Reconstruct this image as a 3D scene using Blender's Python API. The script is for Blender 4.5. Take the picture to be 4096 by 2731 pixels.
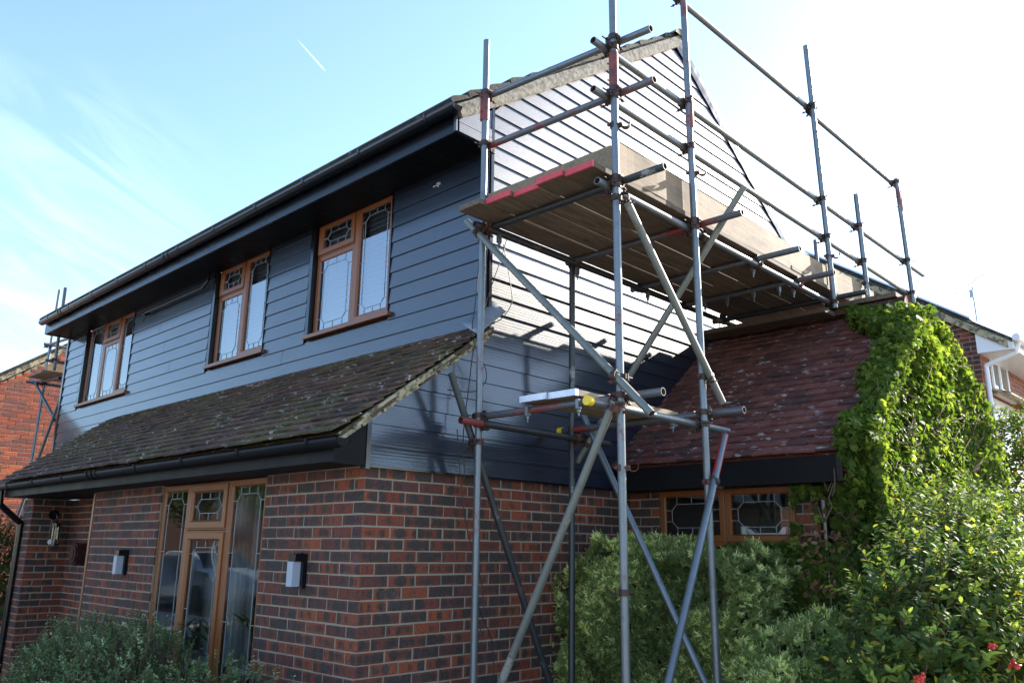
import bpy, bmesh, math, random
import numpy as np
from mathutils import Vector, Matrix
random.seed(7); RNG = np.random.default_rng(11)
S = bpy.context.scene; COL = S.collection
for o in list(bpy.data.objects): bpy.data.objects.remove(o)
# ---------------------------------------------------------------- camera
cam = bpy.data.cameras.new('camera'); cam.sensor_width = 36; cam.lens = 28.735; cam.clip_end = 3000; cam.clip_start = .05
co = bpy.data.objects.new('camera', cam); COL.objects.link(co)
yaw, pitch, roll = .7645045, .2487151, .011926
F = Vector((math.cos(pitch)*math.cos(yaw), math.cos(pitch)*math.sin(yaw), math.sin(pitch)))
r0 = Vector((math.sin(yaw), -math.cos(yaw), 0)); u0 = r0.cross(F)
r = r0*math.cos(roll)+u0*math.sin(roll); u = r.cross(F)
co.matrix_world = Matrix(((r.x, u.x, -F.x, 0), (r.y, u.y, -F.y, 0), (r.z, u.z, -F.z, 1.6), (0, 0, 0, 1)))
S.camera = co
# ---------------------------------------------------------------- sun and sky
SUN = Vector((5, -1.0, 2.65)).normalized()
EL = math.asin(SUN.z); AZ = math.atan2(SUN.x, SUN.y)
sl = bpy.data.lights.new('sun', 'SUN'); sl.energy = 4.2; sl.angle = math.radians(.55); sl.color = (1, .93, .83)
so = bpy.data.objects.new('sun', sl); COL.objects.link(so); so.rotation_euler = (-SUN).to_track_quat('-Z', 'Y').to_euler(); so.location = SUN*40
W = bpy.data.worlds.new('World'); S.world = W; W.use_nodes = True
nt = W.node_tree; N = nt.nodes; Lk = nt.links; bg = N['Background']; bg.inputs[1].default_value = .12
sky = N.new('ShaderNodeTexSky'); sky.sky_type = 'NISHITA'; sky.sun_disc = False; sky.sun_elevation = EL; sky.sun_rotation = AZ
sky.air_density = 1.0; sky.dust_density = .55; sky.ozone_density = 2.6; sky.altitude = 50
S.view_settings.view_transform = 'Standard'; S.view_settings.look = 'None'; S.view_settings.gamma = 1
S.view_settings.exposure = 1.95
tc = N.new('ShaderNodeTexCoord')
def wn(t, **k):
    n = N.new(t)
    for a, b in k.items(): setattr(n, a, b)
    return n
def wmath(op, a, b=None, c=None, clamp=False):
    n = wn('ShaderNodeMath', operation=op, use_clamp=clamp)
    for i, v in enumerate((a, b, c)):
        if v is None: continue
        if isinstance(v, (int, float)): n.inputs[i].default_value = v
        else: Lk.new(v, n.inputs[i])
    return n.outputs[0]
def wdot(v):
    n = wn('ShaderNodeVectorMath', operation='DOT_PRODUCT'); Lk.new(tc.outputs['Generated'], n.inputs[0]); n.inputs[1].default_value = v; return n.outputs['Value']
# thin cirrus low on the left: stretched noise in the plane of the sky
a1 = Vector((.245, .93, .285)).normalized(); ax = (a1.cross(Vector((0, 0, 1)))).normalized(); ay = ax.cross(a1)
dx = wdot((ax*.9+ay*-.43)[:]); dy = wdot((ay*.9+ax*.43)[:])
cmb = wn('ShaderNodeCombineXYZ'); Lk.new(wmath('MULTIPLY', dx, 3.0), cmb.inputs[0]); Lk.new(wmath('MULTIPLY', dy, 13.0), cmb.inputs[1])
cn = wn('ShaderNodeTexNoise'); cn.inputs['Scale'].default_value = 1.6; cn.inputs['Detail'].default_value = 3.5; cn.inputs['Roughness'].default_value = .55; cn.inputs['Distortion'].default_value = .9
Lk.new(cmb.outputs[0], cn.inputs['Vector'])
msk = wn('ShaderNodeMapRange'); msk.inputs[1].default_value = .972; msk.inputs[2].default_value = 1.0; Lk.new(wdot(a1[:]), msk.inputs[0]); msk.interpolation_type = 'SMOOTHSTEP'
cr = wn('ShaderNodeMapRange'); cr.inputs[1].default_value = .42; cr.inputs[2].default_value = .90; Lk.new(cn.outputs[0], cr.inputs[0])
cf = wmath('MULTIPLY', wmath('MULTIPLY', cr.outputs[0], msk.outputs[0]), .22)
# short contrail
p1 = Vector((.407, .73, .549)).normalized(); p2 = Vector((.449, .726, .521)).normalized(); mid = ((p1+p2)/2).normalized()
tdir = (p2-p1).normalized(); ndir = mid.cross(tdir).normalized(); hl = (p2-p1).length/2.2
al = wmath('ABSOLUTE', wdot(ndir[:])); tt = wmath('DIVIDE', wmath('SUBTRACT', wdot(tdir[:]), tdir.dot(mid)), hl)
wd = wmath('MULTIPLY', wmath('ADD', wmath('MULTIPLY', tt, .35), .75), .0016)
tr = wmath('SUBTRACT', 1, wmath('DIVIDE', al, wd), clamp=True)
tr = wmath('MULTIPLY', tr, wmath('MULTIPLY', wmath('SUBTRACT', 1, wmath('ABSOLUTE', tt), clamp=True), 3, clamp=True))
cf = wmath('MAXIMUM', cf, wmath('MULTIPLY', wmath('MULTIPLY', tr, .22), wmath('GREATER_THAN', wdot(mid[:]), .9)), clamp=True)
mx = wn('ShaderNodeMix', data_type='RGBA'); Lk.new(cf, mx.inputs[0]); Lk.new(sky.outputs[0], mx.inputs[6]); mx.inputs[7].default_value = (7.2, 7.6, 7.9, 1)
Lk.new(mx.outputs[2], bg.inputs[0])
S.render.engine = 'CYCLES'; S.cycles.max_bounces = 8; S.cycles.transparent_max_bounces = 12
S.cycles.sample_clamp_indirect = 8

# ================================================================ helpers
class MB:
    def __init__(s): s.v = []; s.f = []; s.m = []; s.sm = []; s.rc = []; s.uv = []; s.cr = (0, 0, 0, 1)
    def rnd(s): s.cr = (random.random(), random.random(), random.random(), 1)
    def add(s, vs, fs, m=0, smooth=False, uvs=None):
        b = len(s.v); s.v += [tuple(v) for v in vs]; s.rc += [s.cr]*len(vs)
        s.uv += (uvs if uvs else [(0, 0)]*len(vs))
        for f in fs: s.f.append(tuple(b+i for i in f)); s.m.append(m); s.sm.append(smooth)
    def box(s, x0, x1, y0, y1, z0, z1, m=0):
        vs = [(x0, y0, z0), (x1, y0, z0), (x1, y1, z0), (x0, y1, z0), (x0, y0, z1), (x1, y0, z1), (x1, y1, z1), (x0, y1, z1)]
        s.add(vs, [(0, 3, 2, 1), (4, 5, 6, 7), (0, 1, 5, 4), (1, 2, 6, 5), (2, 3, 7, 6), (3, 0, 4, 7)], m)
    def obox(s, c, ax, ay, az, hx, hy, hz, m=0, ch=0):
        c, ax, ay, az = Vector(c), Vector(ax), Vector(ay), Vector(az)
        P = lambda i, j, k: c+ax*(hx*i)+ay*(hy*j)+az*(hz*k)
        vs = [P(-1, -1, -1), P(1, -1, -1), P(1, 1, -1), P(-1, 1, -1), P(-1, -1, 1), P(1, -1, 1), P(1, 1, 1), P(-1, 1, 1)]
        s.add(vs, [(0, 3, 2, 1), (4, 5, 6, 7), (0, 1, 5, 4), (1, 2, 6, 5), (2, 3, 7, 6), (3, 0, 4, 7)], m)
    def prism(s, poly, d, m=0):
        n = len(poly); A = [Vector(p) for p in poly]; B = [p+Vector(d) for p in A]
        s.add(A+B, [tuple(range(n-1, -1, -1)), tuple(range(n, 2*n))]+[(i, (i+1) % n, n+(i+1) % n, n+i) for i in range(n)], m)
    def tube(s, p1, p2, rad=.02415, wall=.0035, seg=18, m=0, open_=True, m_in=None):
        p1, p2 = Vector(p1), Vector(p2); a = (p2-p1).normalized(); t = a.orthogonal().normalized(); b = a.cross(t)
        ring = lambda p, rr: [p+(t*math.cos(2*math.pi*i/seg)+b*math.sin(2*math.pi*i/seg))*rr for i in range(seg)]
        L = (p2-p1).length; q = [(i+1) % seg for i in range(seg)]
        vs = ring(p1, rad)+ring(p2, rad)
        us = [(0, 0)]*seg+[(L, 1)]*seg
        s.add(vs, [(i, q[i], seg+q[i], seg+i) for i in range(seg)], m, True, us)
        if open_:
            mi = m if m_in is None else m_in
            for p, sg, uu in ((p1, 1, 0), (p2, -1, L)):
                vs = ring(p, rad)+ring(p, rad-wall); s.add(vs, [((i, seg+i, seg+q[i], q[i]) if sg > 0 else (i, q[i], seg+q[i], seg+i)) for i in range(seg)], m, False, [(uu, 0)]*(2*seg))
                d = min(.25, L*.45); vs = ring(p, rad-wall)+ring(p+a*(sg*d), rad-wall)
                s.add(vs, [((i, seg+i, seg+q[i], q[i]) if sg > 0 else (i, q[i], seg+q[i], seg+i)) for i in range(seg)]+[tuple(range(seg, 2*seg))], mi, True)
        else:
            s.add(ring(p1, rad), [tuple(range(seg-1, -1, -1))], m); s.add(ring(p2, rad), [tuple(range(seg))], m)
    def path(s, pts, rad, seg=6, m=0):
        pts = [Vector(p) for p in pts]; n = len(pts); vs = []; fs = []
        for i, p in enumerate(pts):
            a = (pts[min(i+1, n-1)]-pts[max(i-1, 0)]).normalized(); t = a.cross(Vector((.13, .31, .94))).normalized(); b = a.cross(t)
            rr = rad[i] if isinstance(rad, (list, tuple)) else rad
            vs += [p+(t*math.cos(2*math.pi*k/seg)+b*math.sin(2*math.pi*k/seg))*rr for k in range(seg)]
        for i in range(n-1):
            for k in range(seg): fs.append((i*seg+k, i*seg+(k+1) % seg, (i+1)*seg+(k+1) % seg, (i+1)*seg+k))
        fs.append(tuple(range(seg-1, -1, -1))); fs.append(tuple((n-1)*seg+k for k in range(seg)))
        s.add(vs, fs, m, True)
    def build(s, name, mats, parent=None):
        me = bpy.data.meshes.new(name); me.from_pydata(s.v, [], s.f)
        for m in (mats if isinstance(mats, (list, tuple)) else [mats]): me.materials.append(m)
        me.polygons.foreach_set('material_index', s.m); me.polygons.foreach_set('use_smooth', s.sm)
        at = me.attributes.new('rc', 'FLOAT_COLOR', 'POINT'); at.data.foreach_set('color', np.array(s.rc, dtype=np.float32).ravel())
        uvl = me.attributes.new('bu', 'FLOAT_VECTOR', 'POINT'); uvl.data.foreach_set('vector', np.array([(a, b, 0) for a, b in s.uv], dtype=np.float32).ravel())
        me.update(); o = bpy.data.objects.new(name, me); COL.objects.link(o)
        if parent is not None: o.parent = parent; o.matrix_parent_inverse = parent.matrix_world.inverted()
        return o
def tag(o, label=None, cat=None, group=None, kind=None):
    if label: o['label'] = label
    if cat: o['category'] = cat
    if group: o['group'] = group
    if kind: o['kind'] = kind
    return o
def empty(name, loc, label, cat, group=None):
    o = bpy.data.objects.new(name, None); COL.objects.link(o); o.location = loc; bpy.context.view_layer.update()
    return tag(o, label, cat, group)
# ---------------------------------------------------------------- materials
def mat(name):
    m = bpy.data.materials.new(name); m.use_nodes = True; nt = m.node_tree; return m, nt, nt.nodes['Principled BSDF'], nt.nodes['Material Output']
class G:
    """tiny node-graph helper"""
    def __init__(s, nt): s.nt = nt
    def n(s, t, **k):
        x = s.nt.nodes.new(t)
        for a, b in k.items(): setattr(x, a, b)
        return x
    def link(s, a, b): s.nt.links.new(a, b)
    def put(s, v, i):
        if isinstance(v, (int, float)): i.default_value = v
        elif isinstance(v, tuple): i.default_value = v if len(v) != 3 or i.type != 'RGBA' else (*v, 1)
        else: s.link(v, i)
    def m(s, op, a, b=None, c=None, clamp=False):
        x = s.n('ShaderNodeMath', operation=op, use_clamp=clamp)
        for i, v in enumerate((a, b, c)):
            if v is not None: s.put(v, x.inputs[i])
        return x.outputs[0]
    def mix(s, f, a, b, bt='MIX'):
        x = s.n('ShaderNodeMix', data_type='RGBA', blend_type=bt); s.put(f, x.inputs[0]); s.put(a, x.inputs[6]); s.put(b, x.inputs[7]); return x.outputs[2]
    def noise(s, vec, sc, det=3, rough=.5, dist=0, out=0):
        x = s.n('ShaderNodeTexNoise'); x.inputs['Scale'].default_value = sc; x.inputs['Detail'].default_value = det; x.inputs['Roughness'].default_value = rough; x.inputs['Distortion'].default_value = dist
        if vec is not None: s.link(vec, x.inputs['Vector'])
        return x.outputs[out]
    def ramp(s, v, a, b, c=0., d=1.):
        x = s.n('ShaderNodeMapRange'); x.interpolation_type = 'SMOOTHSTEP'; s.put(v, x.inputs[0])
        for i, q in enumerate((a, b, c, d)): x.inputs[i+1].default_value = q
        return x.outputs[0]
    def obj(s): return s.n('ShaderNodeTexCoord').outputs['Object']
    def pos(s): return s.n('ShaderNodeNewGeometry').outputs['Position']
    def scale(s, v, t):
        x = s.n('ShaderNodeVectorMath', operation='MULTIPLY'); s.link(v, x.inputs[0]); x.inputs[1].default_value = t; return x.outputs[0]
    def addv(s, v, w):
        x = s.n('ShaderNodeVectorMath', operation='ADD'); s.link(v, x.inputs[0]); s.put(w, x.inputs[1]); return x.outputs[0]
    def attr(s, n): return s.n('ShaderNodeAttribute', attribute_name=n)
    def sep(s, v):
        x = s.n('ShaderNodeSeparateXYZ'); s.link(v, x.inputs[0]); return x.outputs
    def bump(s, h, st, dist=.01):
        x = s.n('ShaderNodeBump'); x.inputs['Strength'].default_value = st; x.inputs['Distance'].default_value = dist; s.link(h, x.inputs['Height']); return x.outputs[0]
def simple(name, col, rough=.5, metal=0, var=.15, sc=8, bump=.0, bsc=60, spec=.5):
    m, nt, b, o = mat(name); g = G(nt); p = g.pos()
    n = g.noise(p, sc, 4); c2 = tuple(c*(1-var) for c in col); c3 = tuple(min(1, c*(1+var)) for c in col)
    g.link(g.mix(n, c2, c3), b.inputs['Base Color']); b.inputs['Roughness'].default_value = rough; b.inputs['Metallic'].default_value = metal
    b.inputs['Specular IOR Level'].default_value = spec
    g.link(g.m('ADD', g.m('MULTIPLY', g.noise(p, sc*3, 3), .2), rough-.1), b.inputs['Roughness'])
    if bump: g.link(g.bump(g.noise(p, bsc, 4), bump), b.inputs['Normal'])
    return m
def brickmat(name, dark, bias=0., gain=1.):
    m, nt, b, o = mat(name); g = G(nt); rc = g.attr('rc'); R = g.sep(rc.outputs['Vector']); uv = g.attr('bu').outputs['Vector']; U = g.sep(uv)
    p = g.pos(); pj = g.addv(p, g.scale(rc.outputs['Vector'], (37, 53, 71)))
    st = g.noise(g.addv(g.scale(uv, (1, .12, 1)), g.scale(rc.outputs['Vector'], (91, 13, 7))), 17, 1, .4)     # kiss-mark stripes along the brick
    bl = g.noise(pj, 16, 3, .55)
    ed = g.m('MULTIPLY', g.ramp(U[2], 0, 1), 0)
    v = g.m('ADD', g.m('ADD', g.m('MULTIPLY', st, .85), g.m('MULTIPLY', bl, .32)), g.m('MULTIPLY', g.m('SUBTRACT', R[0], .5), .22))
    e_ = g.m('MINIMUM', g.m('MINIMUM', U[0], U[1]), g.m('SUBTRACT', .065, U[1])); v = g.m('ADD', v, g.m('MULTIPLY', g.ramp(e_, .003, .016, 1, 0), .13))
    f = g.ramp(v, .47+bias, .63+bias)
    redA = g.mix(R[1], (.32*gain, .068*gain, .034*gain), (.50*gain, .125*gain, .046*gain)); redB = g.mix(R[2], redA, (.17*gain, .065*gain, .055*gain))
    blue = g.mix(g.noise(pj, 40, 3), dark, tuple(c*1.9 for c in dark))
    midc = g.mix(.5, redB, blue)
    c = g.mix(f, blue, g.mix(g.ramp(v, .56+bias, .68+bias), midc, redB))
    c = g.mix(g.ramp(g.noise(pj, 75, 4, .7), .35, .68, .0, .55), c, g.mix(1., c, (.45, .42, .42), 'MULTIPLY')); spk = g.ramp(g.noise(pj, 95, 2, .6), .60, .68); c = g.mix(g.m('MULTIPLY', spk, .85), c, (.012, .01, .012))
    eff = g.ramp(g.noise(p, 2.2, 5, .65), .60, .78); c = g.mix(g.m('MULTIPLY', eff, .10), c, (.45, .42, .38))
    g.link(c, b.inputs['Base Color']); g.link(g.m('ADD', .62, g.m('MULTIPLY', bl, .3)), b.inputs['Roughness'])
    b.inputs['Specular IOR Level'].default_value = .35
    g.link(g.bump(g.m('ADD', g.noise(pj, 90, 4), g.noise(pj, 22, 2)), .55, .004), b.inputs['Normal']); return m
M = {}
M['brick'] = brickmat('dark_multi_brick', (.042, .031, .027), .045, .70)
M['brick_orange'] = brickmat('orange_brick', (.10, .05, .038), -.13, 1.15)
M['brick_far'] = brickmat('far_brick', (.03, .024, .026), -.02, .6)
def mortar(name, col):
    m, nt, b, o = mat(name); g = G(nt); p = g.pos(); g.link(g.mix(g.noise(p, 30, 4), tuple(c*.6 for c in col), col), b.inputs['Base Color']); b.inputs['Roughness'].default_value = .9
    g.link(g.bump(g.noise(p, 150, 3), .5, .003), b.inputs['Normal']); return m
M['mortar'] = mortar('mortar', (.37, .305, .22))
def cladmat():
    m, nt, b, o = mat('black_woodgrain_board'); g = G(nt); p = g.pos(); rc = g.attr('rc').outputs['Vector']; s = g.sep(p)
    cmb = g.n('ShaderNodeCombineXYZ'); g.link(g.m('ADD', s[0], s[1]), cmb.inputs[0]); g.link(s[2], cmb.inputs[2])
    q = g.addv(g.scale(cmb.outputs[0], (1.1, 1, 26)), g.scale(rc, (31, 17, 43)))
    gr = g.noise(q, 2.2, 6, .62, .8); fine = g.noise(g.addv(g.scale(cmb.outputs[0], (7, 1, 190)), g.scale(rc, (31, 17, 43))), 2, 3, .6)
    wv = g.n('ShaderNodeTexWave', wave_type='BANDS', bands_direction='Z'); g.link(q, wv.inputs['Vector']); wv.inputs['Scale'].default_value = .55; wv.inputs['Distortion'].default_value = 5; wv.inputs['Detail'].default_value = 3; wv.inputs['Detail Scale'].default_value = .8
    h = g.m('ADD', g.m('MULTIPLY', gr, .8), g.m('ADD', g.m('MULTIPLY', fine, .45), g.m('MULTIPLY', wv.outputs[0], .35)))
    dust = g.ramp(g.noise(g.scale(p, (1, 1, 1.6)), 1.7, 5, .6), .35, .75)
    g.link(g.mix(dust, (.0030, .0078, .0200), (.005, .0120, .028)), b.inputs['Base Color'])  # blue of the reflected sky put into the black boards' base colour
    g.link(g.m('ADD', g.m('ADD', .36, g.m('MULTIPLY', gr, .16)), g.m('MULTIPLY', dust, .05)), b.inputs['Roughness'])
    b.inputs['Specular IOR Level'].default_value = .55; b.inputs['Coat Weight'].default_value = .75; b.inputs['Coat Roughness'].default_value = .09; b.inputs['Coat IOR'].default_value = 1.7; g.link(g.bump(h, .10, .004), b.inputs['Coat Normal'])
    g.link(g.bump(h, .34, .004), b.inputs['Normal']); return m
M['clad'] = cladmat()
M['black'] = simple('gloss_black_plastic', (.004, .005, .007), .2, 0, .3, 3, spec=.6)
M['matte'] = simple('matte_black_fascia', (.009, .009, .010), .5, 0, .3, 2, spec=.12)
M['satin'] = simple('satin_black_fascia', (.006, .007, .010), .24, 0, .3, 2, spec=.3)
def soffitmat():
    m, nt, b, o = mat('grooved_black_soffit'); g = G(nt); s = g.sep(g.pos()); w = g.m('PINGPONG', s[1], .05)
    b.inputs['Specular IOR Level'].default_value = .06; b.inputs['Base Color'].default_value = (.004, .004, .005, 1); b.inputs['Roughness'].default_value = .4
    g.link(g.bump(g.ramp(w, 0, .006), 1., .006), b.inputs['Normal']); return m
M['soffit'] = soffitmat()
def oak():
    m, nt, b, o = mat('golden_oak_upvc'); g = G(nt); p = g.pos(); q = g.scale(p, (14, 14, 3))
    n = g.noise(q, 6, 5, .6, .5); g.link(g.mix(n, (.17, .054, .015), (.28, .092, .026)), b.inputs['Base Color']); b.inputs['Roughness'].default_value = .34
    g.link(g.bump(n, .08, .002), b.inputs['Normal']); return m
M['oak'] = oak()
def tilemat(name, c1, c2, c3, lich, moss):
    m, nt, b, o = mat(name); g = G(nt); rc = g.attr('rc'); R = g.sep(rc.outputs['Vector']); p = g.pos(); pj = g.addv(p, g.scale(rc.outputs['Vector'], (3, 5, 7)))
    c = g.mix(g.ramp(R[0], .2, .9), c1, c2); c = g.mix(g.ramp(R[1], .5, 1.), c, c3); c = g.mix(g.m('MULTIPLY', g.noise(pj, 25, 4), .5), c, (.02, .017, .017))
    ms = g.ramp(g.noise(p, 1.3, 5, .65), .45, .62); ms = g.m('MULTIPLY', ms, g.ramp(g.noise(p, 45, 3, .6), .42, .58)); c = g.mix(g.m('MULTIPLY', ms, moss), c, (.115, .11, .042))
    lc = g.m('MULTIPLY', g.ramp(g.noise(g.addv(g.scale(p, (1, .42, 1)), (4, 2, 9)), 26, 3, .55), .61, .655), g.ramp(g.noise(p, 2.6, 3), .40, .58, .25, 1.)); c = g.mix(g.m('MULTIPLY', lc, lich), c, (.48, .44, .44))
    g.link(c, b.inputs['Base Color']); b.inputs['Roughness'].default_value = .8; b.inputs['Specular IOR Level'].default_value = .15
    g.link(g.bump(g.m('ADD', g.noise(p, 120, 4), g.noise(pj, 18, 2)), .6, .005), b.inputs['Normal']); return m
M['tile_brown'] = tilemat('weathered_brown_tile', (.13, .080, .056), (.20, .115, .08), (.085, .063, .05), .8, 1.)
M['tile_red'] = tilemat('red_clay_tile', (.20, .068, .054), (.26, .10, .08), (.12, .06, .052), .9, .12)
M['tile_dark'] = tilemat('dark_concrete_tile', (.045, .04, .035), (.06, .05, .04), (.04, .035, .03), .3, .7)
def cement():
    m, nt, b, o = mat('verge_cement'); g = G(nt); p = g.pos(); c = g.mix(g.ramp(g.noise(p, 14, 5, .65), .42, .62), (.42, .36, .22), (.10, .085, .06))
    g.link(c, b.inputs['Base Color']); b.inputs['Roughness'].default_value = .9; g.link(g.bump(g.noise(p, 60, 5), .7, .008), b.inputs['Normal']); return m
M['cement'] = cement()
def greyverge():
    m, nt, b, o = mat('mossy_grey_verge'); g = G(nt); p = g.pos(); c = g.mix(g.ramp(g.noise(p, 22, 5, .7), .35, .65), (.09, .08, .06), (.27, .24, .19)); c = g.mix(g.ramp(g.noise(p, 5, 4), .62, .72), c, (.22, .16, .04))
    g.link(c, b.inputs['Base Color']); b.inputs['Roughness'].default_value = .9; g.link(g.bump(g.noise(p, 50, 5), .4, .006), b.inputs['Normal']); return m
M['verge'] = greyverge()
def galv(name, base, paint, amt, metal=.75, rough=.42):
    m, nt, b, o = mat(name); g = G(nt); p = g.pos(); oi = g.n('ShaderNodeObjectInfo').outputs['Random']; off = g.n('ShaderNodeCombineXYZ'); g.link(g.m('MULTIPLY', oi, 77), off.inputs[0])
    pp = g.addv(p, off.outputs[0]); n1 = g.noise(pp, 5, 4, .6); n2 = g.noise(pp, 38, 4, .6)
    c = g.mix(n1, tuple(x*.72 for x in base), tuple(min(1, x*1.2) for x in base)); c = g.mix(g.ramp(n2, .60, .75, 0, .5), c, tuple(x*.4 for x in base))
    rust = g.ramp(g.noise(pp, 11, 5, .7), .56, .72, 0, .65); c = g.mix(rust, c, (.12, .055, .035))
    c = g.mix(g.ramp(g.noise(pp, 70, 3, .6), .68, .72, 0, .6), c, (.34, .33, .31))
    pt = g.ramp(g.m('ADD', g.m('MULTIPLY', g.noise(pp, 3.1, 2), .8), g.m('MULTIPLY', g.noise(pp, 55, 4, .65), .28)), .66-amt, .72-amt)
    c = g.mix(pt, c, paint); g.link(c, b.inputs['Base Color']); g.link(g.m('MULTIPLY', g.m('SUBTRACT', 1, g.m('MAXIMUM', pt, rust)), metal), b.inputs['Metallic'])
    g.link(g.m('ADD', rough-.08, g.m('MULTIPLY', n2, .25)), b.inputs['Roughness']); g.link(g.bump(n2, .25, .002), b.inputs['Normal']); return m
M['galv'] = galv('galvanised_tube', (.17, .19, .205), (.16, .045, .035), .0, .6, .36)
M['galv_dull'] = galv('dull_galvanised_tube', (.18, .19, .17), (.26, .25, .22), .02, .4, .45)
M['galv_red'] = galv('red_daubed_tube', (.14, .14, .15), (.20, .03, .025), .09, .5)
M['galv_dark'] = galv('dark_steel_tube', (.06, .067, .07), (.25, .24, .22), .015, .6)
M['red_paint'] = galv('red_painted_tube', (.25, .09, .08), (.32, .02, .018), .22, .3)
M['rust'] = galv('rusty_coupler', (.062, .038, .03), (.10, .03, .023), .06, .45, .5)
M['rust_red'] = galv('red_sleeve', (.11, .045, .035), (.20, .04, .032), .12, .3, .5)
M['inside_rust'] = simple('rusty_bore', (.09, .04, .025), .8)
def wood(name, c1, c2, red=0.):
    m, nt, b, o = mat(name); g = G(nt); p = g.pos(); rc = g.attr('rc').outputs['Vector']; q = g.addv(g.scale(p, (1.2, 16, 16)), g.scale(rc, (50, 50, 50)))
    n = g.noise(q, 3, 6, .65, .6); c = g.mix(g.ramp(n, .34, .66), c1, c2); R = g.sep(rc); c = g.mix(g.m('MULTIPLY', R[0], .75), c, (c1[0]*.6, c1[1]*.55, c1[2]*.5))
    kn = g.ramp(g.noise(g.addv(g.scale(p, (1, 2.4, 2.4)), g.scale(rc, (9, 9, 9))), 6, 1), .73, .77, 0, .7); c = g.mix(kn, c, (.06, .03, .015))
    d = g.ramp(g.noise(g.scale(p, (1, 2, 2)), 4, 5, .7), .48, .72, 0, .65); c = g.mix(d, c, (.09, .075, .06))
    g.link(c, b.inputs['Base Color']); b.inputs['Roughness'].default_value = .8; g.link(g.bump(n, .5, .003), b.inputs['Normal']); return m
M['board'] = wood('scaffold_board_wood', (.10, .066, .040), (.21, .15, .095))
M['board_pale'] = wood('pale_board_wood', (.26, .185, .11), (.40, .31, .20))
M['board_red'] = simple('red_board_end', (.55, .06, .07), .6, 0, .25, 30, .3, 60)
M['band'] = simple('zinc_end_band', (.55, .57, .62), .35, .8, .2, 30, .2, 60)
M['white_upvc'] = simple('white_upvc', (.78, .78, .78), .35, 0, .04)
M['lead'] = simple('lead_sheet', (.22, .25, .30), .45, .3, .25, 12, .25, 20)
M['lead_came'] = simple('window_came', (.34, .37, .40), .45, .4)
M['opal'] = simple('opal_plastic', (.38, .43, .50), .35, 0, .03)
M['yellow'] = simple('yellow_plastic_cap', (.80, .55, .02), .4)
M['cable'] = simple('black_cable', (.02, .02, .025), .5)
M['ceramic'] = simple('white_ceramic', (.75, .75, .75), .2)
M['ground'] = simple('pale_gravel', (.26, .22, .17), .95, 0, .4, 3, .8, 30)
M['road'] = simple('asphalt', (.05, .05, .052), .85, 0, .2, 5, .4, 90)
M['slab'] = simple('concrete_path', (.38, .36, .32), .85, 0, .2, 4, .3, 60)
M['room'] = simple('dim_room_wall', (.16, .15, .135), .9)
M['bark'] = simple('bark', (.10, .065, .04), .9, 0, .4, 20, .6, 60)
M['stem'] = simple('ivy_stem', (.15, .10, .06), .8, 0, .4, 20, .5, 60)
M['berry'] = simple('red_berry', (.55, .03, .015), .3)
M['solar'] = simple('blue_panel_edge', (.58, .62, .68), .3, .2, .1)
M['alu'] = simple('aerial_aluminium', (.30, .32, .36), .4, .8)
M['wicker'] = simple('pale_wicker', (.55, .53, .50), .8)
def curtainmat():
    m, nt, b, o = mat('net_curtain'); g = G(nt); b.inputs['Base Color'].default_value = (.48, .50, .47, 1); b.inputs['Roughness'].default_value = .9; b.inputs['Alpha'].default_value = .55; return m
M['net'] = curtainmat()
M['blind'] = simple('white_blind', (.30, .33, .38), .6, 0, .03)
def glass(name, ior, tint=(.92, .95, .95)):
    m, nt, b, o = mat(name); g = G(nt); nt.nodes.remove(b); fr = g.n('ShaderNodeFresnel'); fr.inputs[0].default_value = ior
    tr_ = g.n('ShaderNodeBsdfTransparent'); tr_.inputs[0].default_value = (*tint, 1); gl = g.n('ShaderNodeBsdfGlossy'); gl.inputs['Roughness'].default_value = .015; gl.inputs[0].default_value = (.97, .98, 1, 1)
    g.link(g.bump(g.noise(g.pos(), 2.2, 1), .02, .02), gl.inputs['Normal'])
    ms = g.n('ShaderNodeMixShader'); g.link(fr.outputs[0], ms.inputs[0]); g.link(tr_.outputs[0], ms.inputs[1]); g.link(gl.outputs[0], ms.inputs[2]); g.link(ms.outputs[0], o.inputs[0]); return m
M['glass'] = glass('double_glazing', 3.3); M['glass_low'] = glass('double_glazing_lower', 1.6)
def leafmat(name, c1, c2, c3, trans=.35, rough=.4, odd=None, spec=.13):
    m, nt, b, o = mat(name); g = G(nt); rc = g.attr('rc'); R = g.sep(rc.outputs['Vector']); c = g.mix(R[0], c1, c2); c = g.mix(g.ramp(R[1], .6, 1.), c, c3)
    if odd: c = g.mix(g.ramp(R[2], .955, .965), c, odd)
    g.link(c, b.inputs['Base Color']); b.inputs['Roughness'].default_value = rough; b.inputs['Specular IOR Level'].default_value = spec
    t = g.n('ShaderNodeBsdfTranslucent'); g.link(g.mix(.5, c, g.mix(1., c, (1.9, 2.0, .5), 'MULTIPLY')), t.inputs[0]); ms = g.n('ShaderNodeMixShader'); ms.inputs[0].default_value = trans
    g.link(b.outputs[0], ms.inputs[1]); g.link(t.outputs[0], ms.inputs[2]); g.link(ms.outputs[0], o.inputs[0]); return m
M['ivy'] = leafmat('ivy_leaf', (.045, .088, .018), (.115, .17, .028), (.24, .28, .05), .5, .55, (.20, .11, .05))
M['jun'] = leafmat('juniper_needle', (.08, .115, .04), (.42, .49, .175), (.84, .86, .38), .35, .8)
M['cot'] = leafmat('small_grey_green_leaf', (.08, .125, .05), (.17, .24, .10), (.42, .50, .26), .25, .7, (.22, .2, .1))
M['pyr'] = leafmat('glossy_shrub_leaf', (.045, .085, .028), (.13, .19, .05), (.36, .43, .08), .42, .6, (.42, .34, .04))
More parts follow.
